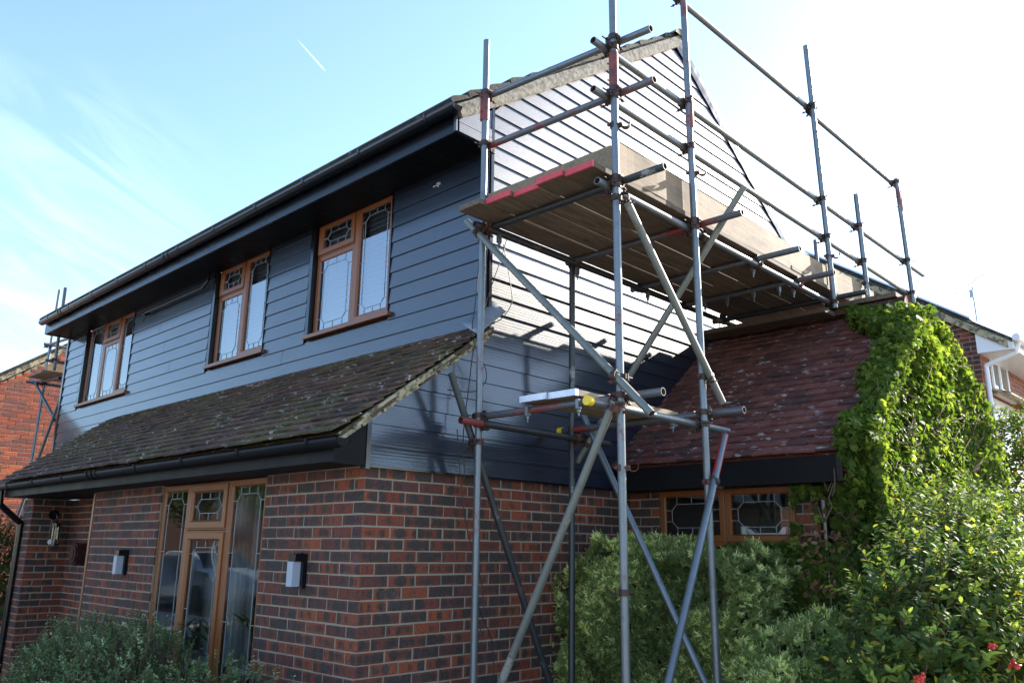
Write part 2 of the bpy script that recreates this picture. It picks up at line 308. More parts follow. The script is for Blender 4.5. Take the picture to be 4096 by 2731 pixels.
M['tree'] = leafmat('tree_leaf', (.03, .07, .02), (.06, .11, .03), (.09, .14, .04), .35, .5)
M['dead'] = leafmat('dead_leaf', (.20, .10, .05), (.30, .16, .09), (.38, .26, .16), .3, .8)
# ================================================================ builders
def bricks(name, O, U, Nn, L, z0, z1, parent, bm='brick', opens=(), flip=0, clip=None, mort=True, zbase=1.956):
    """bonded brickwork: chamfered bricks standing 6 mm proud of a mortar slab, one mesh"""
    O, U, Nn = Vector(O), Vector(U), Vector(Nn); b = MB(); Z = Vector((0, 0, 1)); k = math.floor((z0-zbase)/.075)
    while zbase+k*.075 < z1-.001:
        za = max(z0, zbase+k*.075+.005); zb = min(z1, zbase+(k+1)*.075-.005); row = k; k += 1
        if zb-za < .01: continue
        x = .003; first = ((row+flip) % 2 == 0); cuts = []
        while x < L:
            w = (.1025 if first else .215) if not cuts else .215
            cuts.append((x, min(L, x+w))); x += w+.01
        for (a, c) in cuts:
            segs = [(a, c)]
            for (oa, ob, oz0, oz1) in opens:
                if zb > oz0+.01 and za < oz1-.01:
                    ns = []
                    for (p, q) in segs:
                        if q <= oa or p >= ob: ns.append((p, q)); continue
                        if p < oa-.02: ns.append((p, oa))
                        if q > ob+.02: ns.append((ob, q))
                    segs = ns
            for (p, q) in segs:
                if q-p < .02: continue
                if clip and not clip(O+U*((p+q)/2)+Z*((za+zb)/2)): continue
                b.rnd(); j = lambda s_: random.uniform(-s_, s_); out = .001+j(.0018); ch = .004; a0, a1, c0, c1 = p+j(.0022), q+j(.0022), za+j(.0018), zb+j(.0018)
                vs = [O+U*x_+Z*z_+Nn*n_ for (x_, z_, n_) in ((a0, c0, -.014), (a1, c0, -.014), (a1, c1, -.014), (a0, c1, -.014), (a0, c0, out-ch), (a1, c0, out-ch), (a1, c1, out-ch), (a0, c1, out-ch), (a0+ch, c0+ch, out), (a1-ch, c0+ch, out), (a1-ch, c1-ch, out), (a0+ch, c1-ch, out))]
                for v in vs: v.z -= O.z
                uvs = [(p_, q_) for (p_, q_) in ((0, 0), (a1-a0, 0), (a1-a0, .065), (0, .065))]*3
                b.add(vs, [(0, 1, 5, 4), (1, 2, 6, 5), (2, 3, 7, 6), (3, 0, 4, 7), (4, 5, 9, 8), (5, 6, 10, 9), (6, 7, 11, 10), (7, 4, 8, 11), (8, 9, 10, 11)], 0, False, uvs)
    if mort:
        xs = sorted({0.004, L}|{o_[0] for o_ in opens}|{o_[1] for o_ in opens})
        for a, c in zip(xs[:-1], xs[1:]):
            zr = [(z0, z1)]
            for (oa, ob, oz0, oz1) in opens:
                if a >= oa-1e-6 and c <= ob+1e-6: zr = [(p, q) for (p0, q0) in zr for (p, q) in ((p0, min(q0, oz0)), (max(p0, oz1), q0)) if q-p > .005]
            for (p, q) in zr:
                A = O+U*a-Nn*.0035; B = O+U*c-Nn*.0035; A.z = p; B.z = p
                if clip is None:
                    b.prism([A, B, B+Z*(q-p), A+Z*(q-p)], -Nn*.09, 1)
                else:
                    n = 60; pts = [A.lerp(B, i/n) for i in range(n+1)]; top = []
                    for pt in pts:
                        t = p
                        while t < q and clip(pt+Z*(t-p)+Z*.04): t += .03
                        top.append(t)
                    for i in range(n):
                        if min(top[i], top[i+1]) > p+.01: b.prism([pts[i], pts[i+1], pts[i+1]+Z*(top[i+1]-p), pts[i]+Z*(top[i]-p)], -Nn*.09, 1)
    return b.build(name, [M[bm], M['mortar']], parent)
def clad_row(b, axis, off, sgn, a0, a1, b0, b1, z0, z1, th=.0155):
    """one lapped board; axis 'x' or 'y' is its length, off the wall plane, sgn the outward direction; a* ends at the bottom, b* at the top"""
    def P(t, d, z): return (t, off+sgn*d, z) if axis == 'x' else (off+sgn*d, t, z)
    vs = [P(a0, 0, z0), P(a1, 0, z0), P(a1, th, z0), P(a0, th, z0), P(b0, -.004, z1), P(b1, -.004, z1), P(b1, .004, z1), P(b0, .004, z1)]
    vs += [P(a0, th-.002, z0-.0), P(a1, th-.002, z0)]
    b.rnd(); dz_ = random.uniform(-.0016, .0016); vs = [(v_[0], v_[1], v_[2]+(dz_ if i_ in (0, 3) else -dz_*.6 if i_ in (1, 2) else 0)) for i_, v_ in enumerate(vs)]; b.add(vs[:8], [(0, 3, 2, 1), (4, 5, 6, 7), (0, 1, 5, 4), (1, 2, 6, 5), (2, 3, 7, 6), (3, 0, 4, 7)])
def tiles(name, e0, along, up, nalong, rows, gauge, tw, material, parent, th=.015, lift=.019, ln=None, x0=0., keep=None):
    """plain tiles in broken bond on a slope, one mesh"""
    e0, along, up = Vector(e0), Vector(along), Vector(up); nn = along.cross(up).normalized(); nn = nn if nn.z > 0 else -nn; b = MB(); ln = ln or gauge*1.55
    for i in range(rows):
        sh = (tw/2 if i % 2 else 0)
        for j in range(-1, nalong+1):
            a = x0+j*tw+sh; c = a+tw-.004; a = max(a, x0); c = min(c, x0+nalong*tw)
            if c-a < .03: continue
            if keep and not keep((a+c)/2, i*gauge): continue
            b.rnd(); t0 = random.uniform(-.004, .006); t1 = random.uniform(-.004, .006); ds = random.uniform(-.006, .006)-(.012 if random.random() < .03 else 0)
            P = lambda x_, s_, h_: e0+along*x_+up*s_+nn*h_
            s0 = i*gauge+ds; s1 = s0+ln; h0 = lift+th; mid = (a+c)/2; cam_ = .003
            vs = [P(a, s0, h0-th+t0), P(c, s0, h0-th+t1), P(c, s1, 0), P(a, s1, 0), P(a, s0, h0+t0), P(c, s0, h0+t1), P(c, s1, th*.6), P(a, s1, th*.6), P(mid, s0, h0+(t0+t1)/2+cam_), P(mid, s1, th*.6+cam_), P(mid, s0, h0-th+(t0+t1)/2+cam_)]
            b.add(vs, [(4, 8, 9, 7), (8, 5, 6, 9), (0, 10, 8, 4), (10, 1, 5, 8), (1, 2, 6, 5), (3, 0, 4, 7), (0, 3, 2, 1)])
    return b.build(name, material, parent)
def ring(b, y0, y1, z0, z1, x, sgn, w=.05, ch=.014, dep=.045, proud=0., axis='y', m=0):
    """mitred window ring in the plane x (axis y) or y (axis x); outward = sgn"""
    def P(t, z, d): return (x+sgn*d, t, z) if axis == 'y' else (t, x+sgn*d, z)
    R = lambda i, d: [P(y0+i, z0+i, d), P(y1-i, z0+i, d), P(y1-i, z1-i, d), P(y0+i, z1-i, d)]
    e = .0015; vs = R(e, -dep)+R(e, proud-.004)+R(e+.004, proud)+R(w, proud)+R(w+ch, proud-.018)+R(w+ch, -dep)
    q = [(1, 2, 3, 0)[i] for i in range(4)]; fs = []
    for l in range(5):
        for i in range(4): fs.append((l*4+i, l*4+q[i], (l+1)*4+q[i], (l+1)*4+i))
    b.add(vs, fs, m)
def came(b, y0, y1, z0, z1, x, sgn, axis='y', style='oct', inset=.06):
    w = .0019
    def P(t, z): return Vector((x+sgn*.002, t, z)) if axis == 'y' else Vector((t, x+sgn*.002, z))
    nn = Vector((sgn, 0, 0)) if axis == 'y' else Vector((0, sgn, 0))
    def bar(a, c):
        A, B = P(*a), P(*c); d = (B-A).normalized(); s_ = d.cross(nn); b.obox((A+B)/2, d, s_, nn, (B-A).length/2, w, .0022)
    i = inset; c = .05; a0, a1, c0, c1 = y0+i, y1-i, z0+i, z1-i
    pts = [(a0+c, c0), (a1-c, c0), (a1, c0+c), (a1, c1-c), (a1-c, c1), (a0+c, c1), (a0, c1-c), (a0, c0+c)]
    for k in range(8): bar(pts[k], pts[(k+1) % 8])
    for (p, q) in (((a0+c, c0), (a0+c, z0)), ((a1-c, c0), (a1-c, z0)), ((a1, c0+c), (y1, c0+c)), ((a1, c1-c), (y1, c1-c)), ((a1-c, c1), (a1-c, z1)), ((a0+c, c1), (a0+c, z1)), ((a0, c1-c), (y0, c1-c)), ((a0, c0+c), (y0, c0+c))): bar(p, q)
    my = (y0+y1)/2; bar((my, c0), (my, z0)); bar((my, c1), (my, z1))
    n = max(0, int((z1-z0)/.4)-1)
    for k in range(n):
        zz = z0+(z1-z0)*(k+1)/(n+1); bar((a0, zz), (y0, zz)); bar((a1, zz), (y1, zz))
def window(parent, x, sgn, lights, axis='y', label=None, gl='glass', sill=.08, blind=False, room=.9, came_style='oct', fr='oak', sillmat='oak', leaded=True):
    """lights: (t0,t1,z0,z1,opening); window > frame ring mesh with pane, came, sill, blind, casement children"""
    b = MB()
    T0, T1 = min(l[0] for l in lights), max(l[1] for l in lights); Z0, Z1 = min(l[2] for l in lights), max(l[3] for l in lights)
    for l in lights: ring(b, l[0], l[1], l[2], l[3], x, sgn, axis=axis, w=.045 if not l[4] else .022)
    w = b.build('window', M[fr], parent)
    if label: w['label'] = label
    for l in lights:
        k = .058
        if l[4]:
            c = MB(); ring(c, l[0]+.014, l[1]-.014, l[2]+.014, l[3]-.014, x, sgn, w=.052, dep=.03, proud=.016, axis=axis); c.build('casement', M[fr], w); k = .078
        t0, t1, z0, z1 = l[0]+k-.004, l[1]-k+.004, l[2]+k-.004, l[3]-k+.004; d = x-sgn*.012
        pb = MB(); vs = [(d, t0, z0), (d, t1, z0), (d, t1, z1), (d, t0, z1)] if axis == 'y' else [(t0, d, z0), (t1, d, z0), (t1, d, z1), (t0, d, z1)]
        pb.add(vs, [(0, 1, 2, 3)] if (sgn > 0) == (axis == 'y') else [(3, 2, 1, 0)]); pb.build('pane', M[gl], w)
        if leaded:
            cb = MB(); came(cb, t0, t1, z0, z1, d, sgn, axis); cb.build('leading', M['lead_came'], w)
    def bx(bb, d0, d1, t0, t1, z0, z1):
        lo, hi = sorted((x+sgn*d0, x+sgn*d1))
        bb.box(lo, hi, t0, t1, z0, z1) if axis == 'y' else bb.box(t0, t1, lo, hi, z0, z1)
    if sill:
        sb = MB(); bx(sb, -.03, sill, T0-.06, T1+.04, Z0-.035, Z0-.001); sb.build('sill', M[sillmat], w)
    rb = MB(); e = .06
    bx(rb, -room, -room+.01, T0-e, T1+e, Z0-.3, Z1+e); bx(rb, -room, -e, T0-e-.01, T0-e, Z0-.3, Z1+e); bx(rb, -room, -e, T1+e, T1+e+.01, Z0-.3, Z1+e); bx(rb, -room, -e, T0-e, T1+e, Z1+e, Z1+e+.01); bx(rb, -room, -e, T0-e, T1+e, Z0-.31, Z0-.3)
    rb.build('room_lining', M['room'], w)
    if blind:
        bb = MB(); z = Z0+.02
        while z < Z1-.03:
            lo, hi = x-sgn*.106, x-sgn*.10
            bb.add([(hi, T0+.05, z), (hi, T1-.05, z), (lo, T1-.05, z+.046), (lo, T0+.05, z+.046)], [(0, 1, 2, 3)]); z += .05
        bb.build('blind', M['blind'], w)
    return w
# ================================================================ ground
def sheet(name, x0, x1, y0, y1, z, m, label=None):
    b = MB(); n = 1; b.add([(x0, y0, z), (x1, y0, z), (x1, y1, z), (x0, y1, z)], [(0, 1, 2, 3)]); o = b.build(name, m); o['kind'] = 'structure'; return o
sheet('ground', -400, 400, -400, 400, -.02, M['ground'])
sheet('path', -3.0, 1.9, -30, 40, -.012, M['slab']); 
b = MB(); b.box(-3.12, -3.0, -60, 60, -.13, .0); o = b.build('kerb', M['slab']); o['kind'] = 'structure'
sheet('road', -10, -3.12, -60, 60, -.014, M['road'])
# ================================================================ the house
Yg, Yb, Xb, Xu = 4.269, 4.299, 3.149, 4.178; FARY = 13.6
house = empty('house', (6.5, 8.5, 0), 'brick house with black horizontal cladding above, brown leaded windows and tiled lean-to roof', 'house')
# --- brickwork
bricks('brick_wall', (Xb, Yb, 0), (0, 1, 0), (-1, 0, 0), 8.78-Yb, 0, 2.108, house, opens=((5.50-Yb, 7.27-Yb, .48, 2.12),))
bricks('brick_wall', (Xb, Yb, 0), (1, 0, 0), (0, -1, 0), 6.06-Xb, 0, 2.108, house, flip=1)
bricks('brick_pier', (Xb, 10.68, 0), (0, 1, 0), (-1, 0, 0), .30, 0, 2.108, house)
bricks('brick_pier', (Xb, 10.68, 0), (1, 0, 0), (0, -1, 0), .43, 0, 2.108, house, flip=1)
bricks('porch_wall', (3.575, 8.9, 0), (0, 1, 0), (-1, 0, 0), 1.78, 0, 2.108, house)
b = MB(); b.box(3.17, 3.27, 8.785, 8.86, 0, 2.1); b.box(3.15, 3.19, 8.80, 8.845, 0, 2.1); b.build('door_frame', M['oak'], house)
b = MB(); b.box(3.27, 3.9, 8.80, 8.86, 0, 2.1); b.box(3.26, 3.57, 10.70, 10.95, 0, 2.1); b.box(3.67, 10.3, 10.98, 11.1, 0, 2.1); b.box(3.24, 3.3, Yb+.1, 5.49, 0, 2.1); b.box(3.24, 3.3, 7.28, 8.78, 0, 2.1); b.box(3.24, 3.3, 5.49, 7.28, 0, .46)
b.box(3.3, 10.2, 4.40, 4.46, 0, 2.1); b.box(4.2, 4.26, 11.1, FARY, 0, 3.1); b.box(10.0, 10.1, 4.46, FARY, 0, 4.7); b.box(4.2, 10.0, FARY-.1, FARY, 0, 4.7)
b.box(3.3, 4.15, 4.47, 10.9, 2.13, 2.17); b.build('inner_wall', M['room'], house)
b = MB(); b.box(3.152, 3.60, 8.79, 10.96, 2.119, 2.128); b.build('porch_ceiling', M['matte'], house)
# --- gable cladding
gb = MB(); z = 2.108; lines = [2.108]+[2.235+.1395*k for k in range(36)]
def xl(z):
    if z < 2.27: return 3.128
    if z < 3.22: return max(3.128, 2.955+(z-2.285)/.75)
    if z < 4.7: return 4.182
    return max(4.182, 4.086+(z-5.003)/.698)
def xr(z): return min(9.9, 14.0-(4.086+(z-5.003)/.698))
for i in range(len(lines)-1):
    z0, z1 = lines[i], lines[i+1]+.012
    if z0 > 6.95: break
    a0, a1, b0_, b1_ = xl(z0+.001), xr(z0), xl(z1), xr(z1)
    if b1_ <= b0_: b0_ = b1_ = (b0_+b1_)/2
    ex = [.0] if i % 3 else [random.uniform(5.2, 8.6)]
    if ex[0] and a0 < ex[0] < min(a1, b1_)-.3 and ex[0] > max(a0, b0_)+.2:
        clad_row(gb, 'x', Yg, -1, a0, ex[0]-.0025, b0_, ex[0]-.0025, z0, z1); clad_row(gb, 'x', Yg, -1, ex[0]+.0025, a1, ex[0]+.0025, b1_, z0, z1)
    else: clad_row(gb, 'x', Yg, -1, a0, a1, b0_, b1_, z0, z1)
gb.build('gable_cladding', M['clad'], house)
b = MB(); b.prism([(3.16, Yg+.008, 2.11), (10.0, Yg+.008, 2.11), (10.0, Yg+.008, 4.95), (7.0, Yg+.008, 7.0), (4.2, Yg+.008, 5.04), (4.2, Yg+.008, 3.25), (3.16, Yg+.008, 2.42)], (0, .05, 0)); b.build('gable_core', M['satin'], house)
b = MB(); b.box(3.10, 3.132, Yg-.036, Yg+.02, 2.08, 2.42); b.box(4.150, 4.180, Yg-.042, Yg+.02, 3.22, 5.07); b.box(4.130, 4.150, Yg-.03, Yg+.03, 3.2, 4.70); b.box(3.13, 6.0, Yg-.012, Yg+.03, 2.095, 2.108); b.build('corner_trim', M['black'], house)
# --- facade cladding
fb = MB(); WIN = [(5.50, 6.735), (7.60, 8.77), (11.09, 12.80)]
for k in range(-12, 8):
    z0 = 3.649+.1415*k; z1 = min(z0+.1415+.012, 4.705)
    if z0 > 4.69: break
    segs = [(4.28, FARY-.03)] if z0 > 3.0 else [(11.0, FARY-.03)]
    if z1 > 3.57: 
        segs = [(4.28, 5.49)]+[(6.81, 7.59)]+[(8.86, 11.08)]+[(12.89, FARY-.03)] if z1-.02 > 3.58 else segs
    for (a, c) in segs:
        j = random.uniform(a+.5, c-.5) if c-a > 1.9 and k % 2 == 0 else None
        if j: clad_row(fb, 'y', Xu, -1, a, j-.0025, a, j-.0025, z0, z1); clad_row(fb, 'y', Xu, -1, j+.0025, c, j+.0025, c, z0, z1)
        else: clad_row(fb, 'y', Xu, -1, a, c, a, c, z0, z1)
fb.build('front_cladding', M['clad'], house)
b = MB()
for a, c in ((4.30, 5.49), (6.76, 7.59), (8.80, 11.08), (12.83, FARY)): b.box(Xu+.006, Xu+.05, a, c, 3.5, 4.7)
b.box(Xu+.006, Xu+.05, 4.30, 11.1, 2.6, 3.53); b.box(Xu+.006, Xu+.05, 11.1, FARY, 2.0, 3.53)
b.build('wall_core', M['satin'], house)
b = MB()
for (a, c) in WIN:   # black trims round the windows
    b = MB(); b.box(Xu-.020, Xu+.07, c+.004, c+.055, 3.56, 4.70); b.build('window_trim', M['black'], house); b = MB(); b.box(Xu-.02, Xu+.07, a-.012, a-.003, 3.56, 4.70); b.build('window_trim', M['black'], house)
b = MB(); b.box(Xu-.024, Xu+.03, FARY-.03, FARY+.03, 2.0, 4.70); b.build('corner_trim', M['black'], house)
# --- windows
xw = Xu+.035
window(house, xw, -1, [(5.50, 6.105, 3.575, 4.745, True), (6.105, 6.735, 3.575, 4.385, False), (6.105, 6.735, 4.385, 4.745, True)], label='upper window nearest the scaffold corner', blind=True, sill=.09)
window(house, xw, -1, [(7.60, 8.185, 3.575, 4.745, True), (8.185, 8.77, 3.575, 4.385, False), (8.185, 8.77, 4.385, 4.745, True)], label='middle upper window with white blind', blind=True, sill=.09)
window(house, xw, -1, [(11.09, 11.63, 3.575, 4.745, True), (11.63, 12.22, 3.575, 4.40, False), (11.63, 12.22, 4.40, 4.745, True), (12.22, 12.80, 3.575, 4.745, False)], label='three-light upper window at the far end', blind=True, sill=.09)
wl = window(house, Xb+.02, -1, [(5.50, 6.08, .5, 2.10, False), (6.08, 6.75, .5, 1.72, True), (6.08, 6.75, 1.72, 2.10, True), (6.75, 7.27, .5, 2.10, False)], label='tall ground floor window with hanging heart', gl='glass_low', sill=.06, room=1.6)
cb = MB()   # net curtains in folds
for (a, c) in ((5.58, 5.80), (6.0, 6.62), (6.68, 6.80), (7.1, 7.22)):
    n = 40; vs = []
    for i in range(n+1):
        y = a+(c-a)*i/n; x = 3.42+.018*math.sin(i*1.3+a*7)+.006*math.sin(i*3.1); vs += [(x, y, .5), (x, y, 2.08)]
    cb.add(vs, [(2*i, 2*i+2, 2*i+3, 2*i+1) for i in range(n)], 0, True)
cb.build('curtain', M['net'], wl)
# --- upper eave: soffit, fascia, gutter, box ends
b = MB(); b.box(3.80, 4.20, 4.262, 13.55, 4.70, 4.715); b.build('soffit', M['soffit'], house)
b = MB(); b.box(3.775, 3.797, 4.25, 13.50, 4.69, 4.865); b.build('fascia', M['satin'], house)
b = MB()
b.prism([(3.797, 4.232, 4.692), (4.148, 4.232, 4.692), (4.148, 4.232, 5.02), (3.90, 4.232, 4.87), (3.797, 4.232, 4.85)], (0, .028, 0)); b.box(3.795, 4.148, 4.224, 4.2315, 4.692, 4.768); b.box(3.795, 4.148, 4.227, 4.2315, 4.775, 4.845); b.box(3.76, 3.7745, 4.222, 4.25, 4.685, 4.86)
b.build('box_end', M['clad'], house); b = MB(); b.box(3.797, 4.2, 13.50, 13.53, 4.69, 4.87); b.build('box_end', M['clad'], house)
def gutter(parent, x, z, y0, y1, rad=.056, n=10, unions=(), gm='black'):
    b = MB()
    pr = [(x+rad*math.cos(math.pi+math.pi*i/n), z+rad*math.sin(math.pi+math.pi*i/n)) for i in range(n+1)]; pi_ = [(x+(rad-.004)*math.cos(math.pi+math.pi*i/n), z+(rad-.004)*math.sin(math.pi+math.pi*i/n)) for i in range(n+1)]
    loop = pr+pi_[::-1]; m = len(loop); vs = [(a, y0, c) for a, c in loop]+[(a, y1, c) for a, c in loop]
    b.add(vs, [(i, (i+1) % m, m+(i+1) % m, m+i) for i in range(m)], 0, True); b.add([(a, y0+.002, c) for a, c in pr], [tuple(range(n+1))]); b.add([(a, y1-.002, c) for a, c in pr], [tuple(range(n+1))])
    o = b.build('gutter', M[gm], parent)
    def strap(y, w, rr=.006):
        s_ = MB(); R2 = rad+rr; pr2 = [(x+R2*math.cos(math.pi+math.pi*i/n), z+.004+R2*math.sin(math.pi+math.pi*i/n)) for i in range(n+1)]; L2 = [(x-R2, z+.012)]+pr2+[(x+R2, z+.012)]; L2 += [(x+rad, z+.01)]+pr[::-1]+[(x-rad, z+.01)]; q = len(L2)
        s_.add([(a, y-w/2, c) for a, c in L2]+[(a, y+w/2, c) for a, c in L2], [(i, (i+1) % q, q+(i+1) % q, q+i) for i in range(q)]+[tuple(range(q-1, -1, -1)), tuple(range(q, 2*q))]); return s_
    y = y0+.32
    while y < y1-.1: strap(y, .025).build('bracket', M[gm], o); y += .86
    for yy in unions: strap(yy-.05, .018, .009).build('union', M[gm], o); strap(yy+.05, .018, .009).build('union', M[gm], o)
    return o
gutter(house, 3.715, 4.868, 4.17, 13.48, unions=(9.1, 12.6)); gutter(house, 2.83, 2.235, 4.10, 10.85, unions=(8.0,), gm='matte')
# --- main roof
def slope_pt(x, t=0): return 4.86+(x-3.70)*.693+t
b = MB(); ys0, ys1 = 4.19, FARY+.08
b.prism([(3.735, ys0+.03, 4.90), (7.02, ys0+.03, slope_pt(7.02, .02)), (7.02, ys0+.03, slope_pt(7.02, -.06)), (3.735, ys0+.03, 4.87)], (0, ys1-ys0-.06, 0)); b.prism([(7.02, 4.256, slope_pt(7.02, .02)), (10.38, 4.256, 4.862), (10.38, 4.256, 4.80), (7.02, 4.256, slope_pt(7.02, -.06))], (0, 9.3, 0)); roof = b.build('main_roof', M['tile_dark'], house)
b = MB(); L = math.hypot(3.35, 3.35*.693); ux, uz = 3.35/L, 3.35*.693/L; n = 14; g_ = L/n
for sd in (0, 1):
    for i in range(n):
        b.rnd(); s0 = i*g_; s1 = s0+g_*1.12; jj = random.uniform(-.004, .004)
        def Q(s_, h): 
            x = 3.66+ux*s_-uz*h; z = 4.865+uz*s_+ux*h; return (x if not sd else 14.04-x, ys0, z)
        s0 += .075 if i == 0 else 0; poly = [Q(s0, .0), Q(s0, .034+jj), Q(s0+.04, .048+jj), Q(s1, .012), Q(s1, -.01)]
        yq = ys0+.035+random.uniform(0, .01) if not sd else 4.275; poly = [(p[0], yq, p[2]) for p in poly]; b.prism(poly if sd else poly[::-1], (0, ys1-ys0-.1, 0))
b.build('roof_tiles', M['tile_dark'], roof)
b = MB()   # mortared verge, one undulating strip per slope
for sd in (0, 1):
    n = 90; vs = []; RN = random.Random(3)
    for i in range(n+1):
        def Q(s_, h, y):
            x = 3.76+ux*s_-uz*h; z = 4.865+uz*s_+ux*h; return (x if not sd else 14.04-x, y, z)
        s_ = (L-.10)*i/n; hb = -.080+.003*math.sin(i*.9)+RN.uniform(-.002, .002); ht = (.030 if not sd else .085)+.001*math.sin(i*1.3); yy = (ys0+.004 if not sd else 4.240)+RN.uniform(-.0006, .0006)
        vs += [Q(s_, hb, yy+.004), Q(s_, (hb+ht)/2, yy), Q(s_, ht, yy+.006), Q(s_, ht, yy+.06), Q(s_, hb, yy+.06)]
    fs = []
    for i in range(n):
        for j in range(5): q = (5*i+j, 5*i+5+j, 5*i+5+(j+1) % 5, 5*i+(j+1) % 5); fs.append(q if sd else q[::-1])
    b.add(vs, fs+[tuple(range(5)), tuple(5*n+j for j in range(5))], sd)
b.build('verge', [M['verge'], M['black']], roof)
b = MB(); 
for i in range(21):
    y = ys0-.01+i*.45; b.rnd(); vs = []; n = 8
    for yy, rr in ((y, .125), (y+.44, .118)):
        for k in range(n+1):
            a = math.radians(20+140*k/n); vs.append((7.02+rr*math.cos(a), yy, 7.10+rr*math.sin(a)))
    m_ = n+1; b.add(vs, [(k, k+1, m_+k+1, m_+k) for k in range(n)]+[tuple(range(m_))], 0, True)
b.build('ridge_tiles', M['verge'], roof)
# --- lean-to roof over the ground floor
ul = Vector((1.37, 0, .975)).normalized(); LL = 1.66
b = MB(); b.prism([(2.84, 4.20, 2.262), (4.17, 4.20, 3.208), (4.17, 4.20, 3.16), (2.90, 4.20, 2.27)], (0, 7.0, 0)); lean = b.build('lean_to_roof', M['tile_brown'], house)
def keepl(a, s_): return a < 6.62+s_*.36
tiles('roof_tiles', (2.80, 4.175, 2.262), (0, 1, 0), ul, 43, 16, .102, .165, M['tile_brown'], lean, keep=keepl)
b = MB(); RN = random.Random(4)   # cement bedding showing at the verge in broken layers
for lay in range(3):
    s_ = .02+.10*lay
    while s_ < LL-.12-(.1*lay):
        ln_ = RN.uniform(.10, .34); h0 = -.046+lay*.020; h1 = h0+RN.uniform(.014, .020)+(.006 if lay == 0 else 0); nv = Vector((-.58, 0, .815)); e = Vector((2.84, 4.178-.006*lay+RN.uniform(-.003, .003), 2.262))
        s1_ = min(s_+ln_, LL-.05); p = [e+ul*s_+nv*(h0-RN.uniform(0, .008)), e+ul*s1_+nv*(h0-RN.uniform(0, .008)), e+ul*s1_+nv*h1, e+ul*s_+nv*h1]
        b.prism(p, (0, .05, 0), RN.choice([0, 0, 1])); s_ += ln_+RN.uniform(.0, .03)
b.build('verge_mortar', [M['cement'], M['tile_brown']], lean)
b = MB(); b.box(2.865, 2.888, 4.245, 10.77, 2.108, 2.275); b.box(2.888, 3.15, 4.262, 10.76, 2.106, 2.118); b.build('lower_fascia', M['matte'], house)
b = MB(); b.prism([(2.888, 4.240, 2.10), (3.098, 4.240, 2.10), (3.098, 4.240, 2.42), (2.888, 4.240, 2.27)], (0, .02, 0)); b.box(2.856, 2.905, 4.232, 4.2395, 2.10, 2.275); b.box(2.905, 3.098, 4.236, 4.2395, 2.315, 2.32); b.build('box_end', M['matte'], house)
# lead flap at the head of the lean-to
b = MB(); vs = []; n = 6
for i in range(n+1):
    t = i/n; x = 3.93+.31*t; z = 3.10+.215*t; vs += [(x, 4.12-.01*math.sin(t*5), z+.0+.02*t), (x-.015, 4.20, z+.055+.035*math.sin(t*2.2)), (x-.02, 4.265, z+.10+.035*t)]
b.add(vs, [(3*i+j, 3*i+3+j, 3*i+4+j, 3*i+1+j) for i in range(n) for j in (0, 1)], 0, True); o = b.build('lead_flashing', M['lead'], house); sm = o.modifiers.new('s', 'SOLIDIFY'); sm.thickness = .003
# pipe and vent under the eaves, downpipes
b = MB(); b.tube((4.11, 10.60, 4.545), (4.11, 8.99, 4.545), .017, open_=False, seg=12); b.tube((4.11, 8.99, 4.545), (4.12, 8.90, 4.62), .017, open_=False, seg=12); b.tube((4.12, 8.90, 4.62), (4.12, 8.90, 4.70), .017, open_=False, seg=12)
b.tube((4.11, 10.60, 4.545), (4.11, 10.72, 4.545), .007, open_=False, seg=8); b.tube((4.16, 10.58, 4.545), (4.09, 10.58, 4.50), .012, open_=False, seg=8); b.tube((4.11, 10.58, 4.50), (4.11, 10.66, 4.44), .006, open_=False, seg=8); b.build('overflow_pipe', M['black'], house)
b = MB()
for s_, e_ in (((2.83, 10.80, 2.20), (2.84, 10.80, 2.02)), ((2.84, 10.80, 2.03), (3.12, 10.93, 1.83)), ((3.12, 10.93, 1.84), (3.12, 10.93, 0))): b.tube(s_, e_, .034, open_=False)
b.build('downpipe', M['black'], house)
b = MB(); b.box(4.155, 4.162, 4.845, 4.94, 4.573, 4.580); b.box(4.155, 4.162, 4.87, 4.877, 4.555, 4.600); b.box(4.157, 4.162, 4.85, 4.90, 4.59, 4.595); b.build('cable_clip', M['wicker'], house)
# --- side wing with red tiled roof
XE, ZE, XR, ZR, YW = 5.70, 2.28, 7.50, 3.74, 2.42
bricks('wing_wall', (6.0, 4.30, 0), (0, -1, 0), (-1, 0, 0), 4.30-YW, 0, 2.09, house, opens=((4.30-3.99, 4.30-2.78, 1.66, 2.12),), flip=0)
def clipw(p): return p.z < min(2.1+.81*(p.x-6.0)+.1, 2.1+.81*(9.0-p.x)+.1)
bricks('wing_gable', (6.0, YW, 0), (1, 0, 0), (0, -1, 0), 3.0, 0, 3.6, house, flip=1, clip=clipw)
b = MB(); b.box(6.10, 6.16, YW+.1, 4.25, 0, 1.62); b.box(6.10, 6.16, YW+.1, 2.76, 0, 2.1); b.box(8.9, 9.0, YW+.1, 4.25, 0, 2.3); b.build('inner_wall', M['room'], house)
uw = Vector((XR-XE, 0, ZR-ZE)).normalized(); LW = math.hypot(XR-XE, ZR-ZE)
b = MB(); b.prism([(XE+.04, 2.32, ZE), (XR, 2.32, ZR-.01), (2*XR-XE, 2.32, ZE), (2*XR-XE, 2.32, ZE-.03), (XR, 2.32, ZR-.07), (XE+.09, 2.32, ZE-.03)], (0, 1.93, 0)); wr = b.build('wing_roof', M['tile_red'], house)
tiles('roof_tiles', (XE, 2.30, ZE), (0, 1, 0), uw, 12, 22, .105, .1640, M['tile_red'], wr)
uw2 = Vector((-(XR-XE), 0, ZR-ZE)).normalized(); tiles('roof_tiles', (2*XR-XE, 2.30, ZE), (0, 1, 0), uw2, 12, 22, .105, .1640, M['tile_red'], wr)
b = MB()
